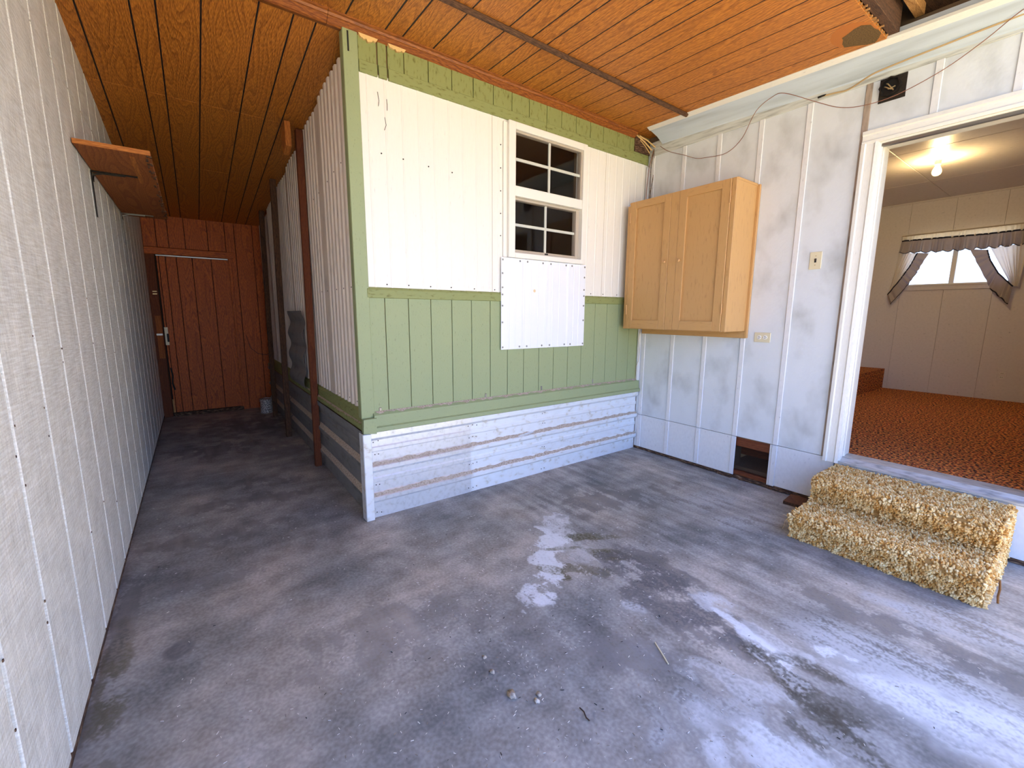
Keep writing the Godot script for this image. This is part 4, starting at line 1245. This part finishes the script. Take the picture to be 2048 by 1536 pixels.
func build_cabinet() -> void:
	var X := 2.29
	var k := thing("wall_cabinet", "tan painted two-door wall cabinet with inset panels and round knobs", "cabinet", Vector3(W - 0.001, 1.135, 0.53))
	var o := Vector3(W - 0.001, 1.135, 0.53)
	var at := func(x: float, y: float, z: float) -> Vector3: return Vector3(x, y, z) - o
	var b := func(called: String, x0: float, x1: float, y0: float, y1: float, z0: float, z1: float, bev := 0.002, g := 1, parent: Node = k, m: Material = M.cabinet) -> MeshInstance3D:
		return bx(parent, called, at.call(x0, y0, z0), at.call(x1, y1, z1), m, bev, g, roff())
	b.call("side_panel", X + 0.018, W - 0.02, 1.182, 2.235, 0.975, 0.993)
	b.call("side_panel", X + 0.018, W - 0.02, 1.182, 2.235, 0.072, 0.090)
	b.call("top_panel", X + 0.016, W - 0.02, 2.228, 2.246, 0.070, 0.996, 0.002, 2)
	b.call("bottom_panel", X + 0.016, W - 0.02, 1.180, 1.198, 0.090, 0.975, 0.002, 2)
	b.call("back_panel", W - 0.022, W - 0.002, 1.182, 2.24, 0.08, 0.99)
	b.call("hanging_rail", W - 0.022, W - 0.003, 1.128, 1.181, 0.045, 1.0, 0.002, 2)
	b.call("wall_edge", W - 0.024, W - 0.002, 1.13, 2.24, 0.993, 1.012, 0.002)
	b.call("face_stile", X, X + 0.018, 1.180, 2.242, 0.962, 0.995)
	b.call("face_stile", X, X + 0.018, 1.180, 2.215, 0.066, 0.096)
	b.call("face_stile", X + 0.004, X + 0.018, 1.180, 2.242, 0.48, 0.57)
	for d in [[0.098, 0.488, 0.158, 0.427, 0.466, 1.0], [0.564, 0.960, 0.626, 0.895, 0.595, -1.0]]:
		var door: MeshInstance3D = b.call("door", X + 0.008, X + 0.015, 1.186, 2.238, d[0] + 0.03, d[1] - 0.03, 0.001)
		b.call("door_stile", X - 0.006, X + 0.016, 1.184, 2.240, d[0], d[2], 0.002, 1, door)
		b.call("door_stile", X - 0.006, X + 0.016, 1.184, 2.240, d[3], d[1], 0.002, 1, door)
		b.call("door_rail", X - 0.006, X + 0.016, 1.184, 1.256, d[2], d[3], 0.002, 2, door)
		b.call("door_rail", X - 0.006, X + 0.016, 2.184, 2.240, d[2], d[3], 0.002, 2, door)
		part(door, "knob", MB.new().lathe([Vector2(0.0, 0.028), Vector2(0.010, 0.027), Vector2(0.014, 0.021), Vector2(0.012, 0.014), Vector2(0.006, 0.009), Vector2(0.006, 0.0)], at.call(X - 0.006, 1.721, d[4]), 16, Basis(Vector3.BACK, PI / 2)), M.hinge)
		var hz: float = d[0] if d[5] > 0.0 else d[1]
		for y in [1.345, 2.117]:
			part(door, "hinge", MB.new().tube([at.call(X - 0.007, y - 0.04, hz), at.call(X - 0.007, y, hz), at.call(X - 0.007, y + 0.04, hz)], 0.005, 8), M.hinge)
	b.call("centre_strip", X - 0.004, X + 0.016, 1.184, 2.240, 0.490, 0.562, 0.002)


func build_steps() -> void:
	var o := Vector3(2.25, 0.0, 2.07)
	var k := thing("carpeted_steps", "two-tread step box covered in shaggy tan carpet below the doorway", "steps", o)
	# cross-section (x, y), from the floor at the front over both noses to the wall
	var prof := [Vector2(-0.300, 0.0), Vector2(-0.318, 0.05), Vector2(-0.330, 0.10), Vector2(-0.348, 0.125), Vector2(-0.352, 0.142), Vector2(-0.340, 0.156), Vector2(-0.310, 0.160), Vector2(-0.20, 0.152), Vector2(-0.06, 0.150), Vector2(-0.02, 0.156), Vector2(-0.012, 0.19), Vector2(-0.030, 0.235), Vector2(-0.056, 0.262), Vector2(-0.066, 0.284), Vector2(-0.056, 0.302), Vector2(-0.02, 0.308), Vector2(0.10, 0.304), Vector2(0.335, 0.310)]
	var z0 := -0.395
	var z1 := 0.395
	var body := []
	body.append_array(prof)
	body.append(Vector2(0.335, 0.0))
	part(k, "carpeted_box", MB.new().prism(body, Vector3.ZERO, Vector3.RIGHT, Vector3.UP, Vector3.BACK, z0, z1), M.shag)
	# yarn tufts
	var tm := MB.new()
	var rr := [[0.0055, 0.0], [0.0062, 0.007], [0.0035, 0.013]]
	for i in 2:
		for s in 5:
			var t0 := TAU * s / 5.0
			var t1 := TAU * (s + 1) / 5.0
			var a := Vector3(cos(t0), 0, sin(t0))
			var c := Vector3(cos(t1), 0, sin(t1))
			tm.tri(a * rr[i][0] + Vector3.UP * rr[i][1], c * rr[i][0] + Vector3.UP * rr[i][1], c * rr[i + 1][0] + Vector3.UP * rr[i + 1][1], a, c, c)
			tm.tri(a * rr[i][0] + Vector3.UP * rr[i][1], c * rr[i + 1][0] + Vector3.UP * rr[i + 1][1], a * rr[i + 1][0] + Vector3.UP * rr[i + 1][1], a, c, a)
	for s in 5:
		var t0 := TAU * s / 5.0
		var t1 := TAU * (s + 1) / 5.0
		tm.tri(Vector3(cos(t0), 0, sin(t0)) * rr[2][0] + Vector3.UP * rr[2][1], Vector3(cos(t1), 0, sin(t1)) * rr[2][0] + Vector3.UP * rr[2][1], Vector3.UP * 0.015, Vector3(cos(t0), 1, sin(t0)).normalized(), Vector3(cos(t1), 1, sin(t1)).normalized(), Vector3.UP)
	var xf := []
	var cl := []
	var sculpt := noise(71, 5.5, 2)
	var tone := noise(72, 7.0, 3)
	var put := func(p: Vector3, nn: Vector3) -> void:
		var sc := sculpt.get_noise_2d(p.z * 1.0 + p.y * 0.8, p.x * 1.1 - p.y * 1.4)
		if absf(sc) < 0.05 and rng.randf() < 0.93:
			return
		var up := (nn + Vector3(rng.randf_range(-0.45, 0.45), rng.randf_range(-0.45, 0.3), rng.randf_range(-0.45, 0.45))).normalized()
		var side := up.cross(Vector3(0.3, 0.2, 1.0)).normalized()
		var bs := Basis(side, up, side.cross(up)).rotated(up, rng.randf() * TAU)
		var size := rng.randf_range(0.7, 1.15)
		xf.append(Transform3D(bs.scaled_local(Vector3(size, size * rng.randf_range(0.8, 1.4), size)), p + nn * -0.002))
		var t := clampf(0.5 + tone.get_noise_2d(p.z * 3.0, (p.x + p.y) * 3.0) * 0.9 + rng.randf_range(-0.35, 0.35), 0.0, 1.0)
		var col := Color8(200, 146, 70).lerp(Color8(252, 228, 172), t)
		cl.append(col.srgb_to_linear())
	for i in prof.size() - 1:
		var p: Vector2 = prof[i]
		var q: Vector2 = prof[i + 1]
		var d := (q - p).normalized()
		var nn := Vector3(-d.y, d.x, 0)
		var count := int(p.distance_to(q) * (z1 - z0) / 0.0000520)
		for j in count:
			var e := p.lerp(q, rng.randf())
			var z := rng.randf_range(z0, z1)
			put.call(Vector3(e.x, e.y, z), nn)
	for side in [z0, z1]:
		for j in 4200:
			var x := rng.randf_range(-0.34, 0.33)
			var y := rng.randf_range(0.0, 0.31)
			if (x < -0.03 and y > 0.15) or (x < -0.30 and y < 0.11):
				continue
			put.call(Vector3(x, y, side), Vector3(0, 0, signf(side)))
	var mm := MultiMesh.new()
	mm.transform_format = MultiMesh.TRANSFORM_3D
	mm.use_colors = true
	mm.mesh = tm.mesh()
	mm.instance_count = xf.size()
	for i in xf.size():
		mm.set_instance_transform(i, xf[i])
		mm.set_instance_color(i, cl[i])
	var pile := MultiMeshInstance3D.new()
	pile.name = "shag_pile"
	pile.multimesh = mm
	pile.material_override = M.tuft
	pile.set_meta("kind", "stuff")
	k.add_child(pile)
	# loose threads
	part(k, "loose_thread", MB.new().tube([Vector3(-0.25, 0.13, 0.40), Vector3(-0.235, 0.128, 0.425), Vector3(-0.24, 0.09, 0.43), Vector3(-0.232, 0.05, 0.428), Vector3(-0.238, 0.02, 0.432)], 0.0045, 5), mat(Color8(128, 84, 38), 0.9))
	for q in [[-0.35, 0.14, -0.40, -0.03, 0.01], [-0.35, 0.12, -0.39, -0.03, -0.03], [-0.345, 0.10, -0.40, -0.02, -0.04]]:
		part(k, "loose_thread", MB.new().tube([Vector3(q[0], q[1], q[2]), Vector3(q[0] + q[3] * 0.6, q[1] + 0.01, q[2] - 0.01), Vector3(q[0] + q[3], q[1] + q[4], q[2] - 0.015)], 0.0009, 4), M.foam)


func build_small_things() -> void:
	var s := thing("light_switch", "ivory toggle light switch plate on the white wall beside the doorway", "switch", Vector3(W, 1.668, 1.41))
	bx(s, "cover_plate", Vector3(-0.006, -0.057, -0.036), Vector3(0.0, 0.057, 0.036), M.ivory, 0.003)
	bx(s, "toggle_slot", Vector3(-0.0068, -0.013, -0.006), Vector3(-0.0055, 0.013, 0.006), M.black)
	bx(s, "toggle", Vector3(-0.016, 0.000, -0.004), Vector3(-0.006, 0.009, 0.004), M.rot, 0.002)
	for y in [-0.03, 0.03]:
		part(s, "screw", MB.new().lathe([Vector2(0.0, 0.0015), Vector2(0.003, 0.001), Vector2(0.0035, 0.0)], Vector3(-0.006, y, 0), 8, Basis(Vector3.BACK, PI / 2)), M.brass)
	var o := thing("wall_socket", "ivory duplex outlet turned sideways below the cabinet", "outlet", Vector3(W, 1.140, 1.118))
	bx(o, "cover_plate", Vector3(-0.006, -0.036, -0.058), Vector3(0.0, 0.036, 0.058), M.ivory, 0.003)
	for z in [-0.021, 0.021]:
		var r := part(o, "receptacle", MB.new().lathe([Vector2(0.0, 0.003), Vector2(0.014, 0.003), Vector2(0.0165, 0.0)], Vector3(-0.0055, 0, z), 18, Basis(Vector3.BACK, PI / 2)), M.vinyl)
		bx(r, "slot", Vector3(-0.0092, 0.004, z - 0.006), Vector3(-0.0083, 0.007, z + 0.004), M.black)
		bx(r, "slot", Vector3(-0.0092, -0.007, z - 0.006), Vector3(-0.0083, -0.004, z + 0.004), M.black)
		bx(r, "ground_hole", Vector3(-0.0092, -0.002, z + 0.006), Vector3(-0.0083, 0.002, z + 0.010), M.black)
	part(o, "screw", MB.new().lathe([Vector2(0.0, 0.0015), Vector2(0.003, 0.001), Vector2(0.0035, 0.0)], Vector3(-0.006, 0, 0), 8, Basis(Vector3.BACK, PI / 2)), M.brass)

	# open junction box above the doorway
	var j := thing("junction_box", "open octagonal junction box with loose wires above the doorway", "junction box", Vector3(W, 2.618, 1.705))
	bx(j, "backing_plate", Vector3(-0.004, -0.068, -0.062), Vector3(0.0, 0.062, 0.062), mat(Color8(58, 50, 38), 0.9, 0.0, M.dirt.albedo_texture, Vector3(4, 4, 4), true), 0.001)
	part(j, "box_rim", MB.new().lathe([Vector2(0.044, 0.004), Vector2(0.044, 0.030), Vector2(0.052, 0.030), Vector2(0.052, 0.0)], Vector3(0, 0.006, -0.008), 8, Basis(Vector3.BACK, PI / 2)), M.iron)
	part(j, "box_inside", MB.new().lathe([Vector2(0.0, 0.006), Vector2(0.045, 0.006)], Vector3(0, 0.006, -0.008), 8, Basis(Vector3.BACK, PI / 2)), M.black)
	for q in [[-0.02, 0.01, 0.01, -0.02], [-0.028, -0.005, 0.0, -0.012], [-0.012, -0.02, 0.016, 0.0]]:
		part(j, "wire_end", MB.new().tube([Vector3(-0.008, q[1] + 0.02, q[0] - 0.01), Vector3(-0.022, q[1] + 0.012, q[0]), Vector3(-0.020, q[3], q[2])], 0.0035, 6), M.brass)

	var wp := []
	for q in [[2.745, 0.133], [2.68, 0.22], [2.611, 0.367], [2.555, 0.48], [2.535, 0.577], [2.525, 0.735], [2.595, 0.846], [2.712, 0.973], [2.767, 1.071], [2.762, 1.157], [2.659, 1.339], [2.588, 1.462], [2.557, 1.584], [2.56, 1.738], [2.616, 1.926], [2.694, 2.068], [2.741, 2.191], [2.80, 2.34]]:
		wp.append(Vector3(-0.105 if q[0] > 2.70 and q[1] > 0.9 else -0.034 if q[1] > 1.2 else -0.020 if q[1] > 0.3 else -0.014, q[0] - 2.6, q[1] - 1.2))
	var a := thing("thin_wire", "thin reddish wire looping along the top of the white wall", "wire", Vector3(W, 2.6, 1.2))
	part(a, "wire", MB.new().tube(smooth(wp), 0.0022, 5), M.wire)
	var c := thing("cable", "tan cable with a bare end running under the cove board", "cable", Vector3(W, 2.70, 1.8))
	var cp := []
	for q in [[2.698, 1.335], [2.690, 1.42], [2.684, 1.493], [2.70, 1.615], [2.712, 1.721], [2.725, 1.959], [2.735, 2.192], [2.745, 2.5]]:
		cp.append(Vector3(-0.022 if q[1] < 1.5 else -0.075, q[0] - 2.70, q[1] - 1.8))
	part(c, "cable", MB.new().tube(smooth(cp), 0.0048, 6), M.cable)
	part(c, "bare_end", MB.new().tube([Vector3(-0.022, -0.003, -0.475), Vector3(-0.022, -0.002, -0.455), Vector3(-0.022, -0.003, -0.43)], 0.006, 6), M.iron)
	var v := thing("corner_wires", "dark wires dropping down the corner above the cabinet", "wires", Vector3(2.585, 2.24, 0.04))
	for q in [[-0.03, 0.0, 0.0], [-0.012, 0.015, 0.01], [0.0, 0.03, -0.01]]:
		part(v, "wire", MB.new().tube([Vector3(q[0], 0.0, q[1]), Vector3(q[0] + q[2], 0.15, q[1]), Vector3(q[0] + 0.02 - q[2], 0.35, q[1]), Vector3(0.005, 0.50, 0.03)], 0.0032, 5), M.wire if q[0] < -0.02 else M.rot)
	var v2 := thing("low_corner_wire", "thin wire hanging down the wall corner beside the green planks", "wire", Vector3(2.57, 0.85, 0.035))
	part(v2, "wire", MB.new().tube([Vector3(0.01, 0.33, 0), Vector3(-0.01, 0.22, 0), Vector3(0.012, 0.10, 0), Vector3(0.005, 0.02, 0), Vector3(-0.03, -0.03, 0), Vector3(-0.035, -0.13, 0), Vector3(-0.02, -0.16, 0)], 0.0016, 5), M.cable)

	var bd := thing("floor_board", "small brown board offcut on the floor beside the carpeted steps", "board", Vector3(2.49, 0.0, 1.50))
	bx(bd, "board", Vector3(-0.075, 0.0, -0.06), Vector3(0.095, 0.022, 0.10), M.dark_wood, 0.002, 0, roff())
	bx(bd, "face_veneer", Vector3(-0.074, 0.021, -0.059), Vector3(0.094, 0.0228, 0.099), mat(Color8(150, 118, 84), 0.8, 0.0, M.lumber.albedo_texture, Vector3(0.5, 2, 1)), 0.0, 0, roff())
	bd.rotation.y = 0.1


func build_litter() -> void:
	var st := thing("straw_stalk", "single pale straw stalk lying on the concrete floor", "straw", Vector3(0.54, 0.004, 1.776))
	part(st, "stalk", MB.new().tube([Vector3(0.026, 0.0, -0.048), Vector3(0.0, 0.001, 0.0), Vector3(-0.026, 0.0, 0.048)], 0.0026, 6), mat(Color8(226, 214, 178), 0.7))
	var tw := thing("bent_twig", "short dark bent twig on the concrete floor", "twig", Vector3(0.10, 0.004, 1.785))
	part(tw, "twig", MB.new().tube([Vector3(0.012, 0, -0.025), Vector3(0.012, 0.001, -0.005), Vector3(0.002, 0.002, 0.015), Vector3(0.004, 0, 0.028)], 0.0022, 5), M.rot)
	# clods of dirt
	var clods := [[-0.044, 1.590, 0.014, "largest brown dirt clod, lying alone on the front of the concrete floor"], [0.035, 1.640, 0.008, "smaller dirt clod just right of the largest clod"], [0.012, 1.655, 0.008, "small dirt clod nearest the largest clod"], [-0.042, 1.467, 0.008, "dirt crumb behind the largest clod on the floor"], [-0.03, 1.39, 0.007, "farthest dirt crumb in the row behind the largest clod"]]
	for q in clods:
		var c := thing("dirt_clod", q[3], "dirt clod", Vector3(q[0], 0.0, q[1]), "dirt clods on the concrete")
		var mb := MB.new()
		var n := noise(int(q[1] * 1000.0), 90.0, 2)
		var rings := []
		for i in 7:
			var row := []
			for k in 11:
				var th := PI * i / 6.0
				var ph := TAU * (k % 10) / 10.0
				var d := Vector3(sin(th) * cos(ph), cos(th) * 0.6, sin(th) * sin(ph) * 1.4)
				var r: float = q[2] * (1.0 + 0.8 * n.get_noise_3dv(d * q[2]))
				row.append([d * r + Vector3(0, q[2] * 0.5, 0), d.normalized()])
			rings.append(row)
		for i in 6:
			for k in 10:
				mb.quad_n(rings[i][k].duplicate(), rings[i][k + 1].duplicate(), rings[i + 1][k + 1].duplicate(), rings[i + 1][k].duplicate())
		part(c, "clod", mb, M.dirt)
	# chaff and grit scattered over the slab: far too many to count
	var grain := MB.new().tube([Vector3(-0.006, 0, 0), Vector3(0.0, 0.0006, 0.0), Vector3(0.006, 0, 0)], 0.0016, 5)
	var mm := MultiMesh.new()
	mm.transform_format = MultiMesh.TRANSFORM_3D
	mm.use_colors = true
	mm.mesh = grain.mesh()
	var xf := []
	var cl := []
	while xf.size() < 2000:
		var x := rng.randf_range(-1.15, 2.5)
		var z := rng.randf_range(-1.0, 2.7)
		if x > -0.06 and z < 0.06:
			continue
		if x > 1.85 and z > 1.6:
			continue
		var dense := exp(-pow((x - 0.25) / 0.75, 2.0) - pow((z - 1.35) / 0.7, 2.0))
		if rng.randf() > dense + 0.10:
			continue
		var b := Basis(Vector3.UP, rng.randf() * TAU).scaled(Vector3.ONE * 1.0)
		var sz := rng.randf_range(0.3, 0.85)
		xf.append(Transform3D(b.scaled_local(Vector3(sz, sz * 0.9, sz * rng.randf_range(0.6, 1.2))), Vector3(x, 0.0012, z)))
		var t := rng.randf()
		cl.append((Color8(224, 216, 204) if t < 0.62 else Color8(150, 132, 112) if t < 0.92 else Color8(52, 44, 40)).srgb_to_linear())
	mm.instance_count = xf.size()
	for i in xf.size():
		mm.set_instance_transform(i, xf[i])
		mm.set_instance_color(i, cl[i])
	var li := MultiMeshInstance3D.new()
	li.name = "chaff"
	li.multimesh = mm
	li.material_override = M.straw
	li.set_meta("kind", "stuff")
	li.set_meta("label", "fine pale chaff and grit scattered over the concrete floor")
	li.set_meta("category", "debris")
	add_child(li)
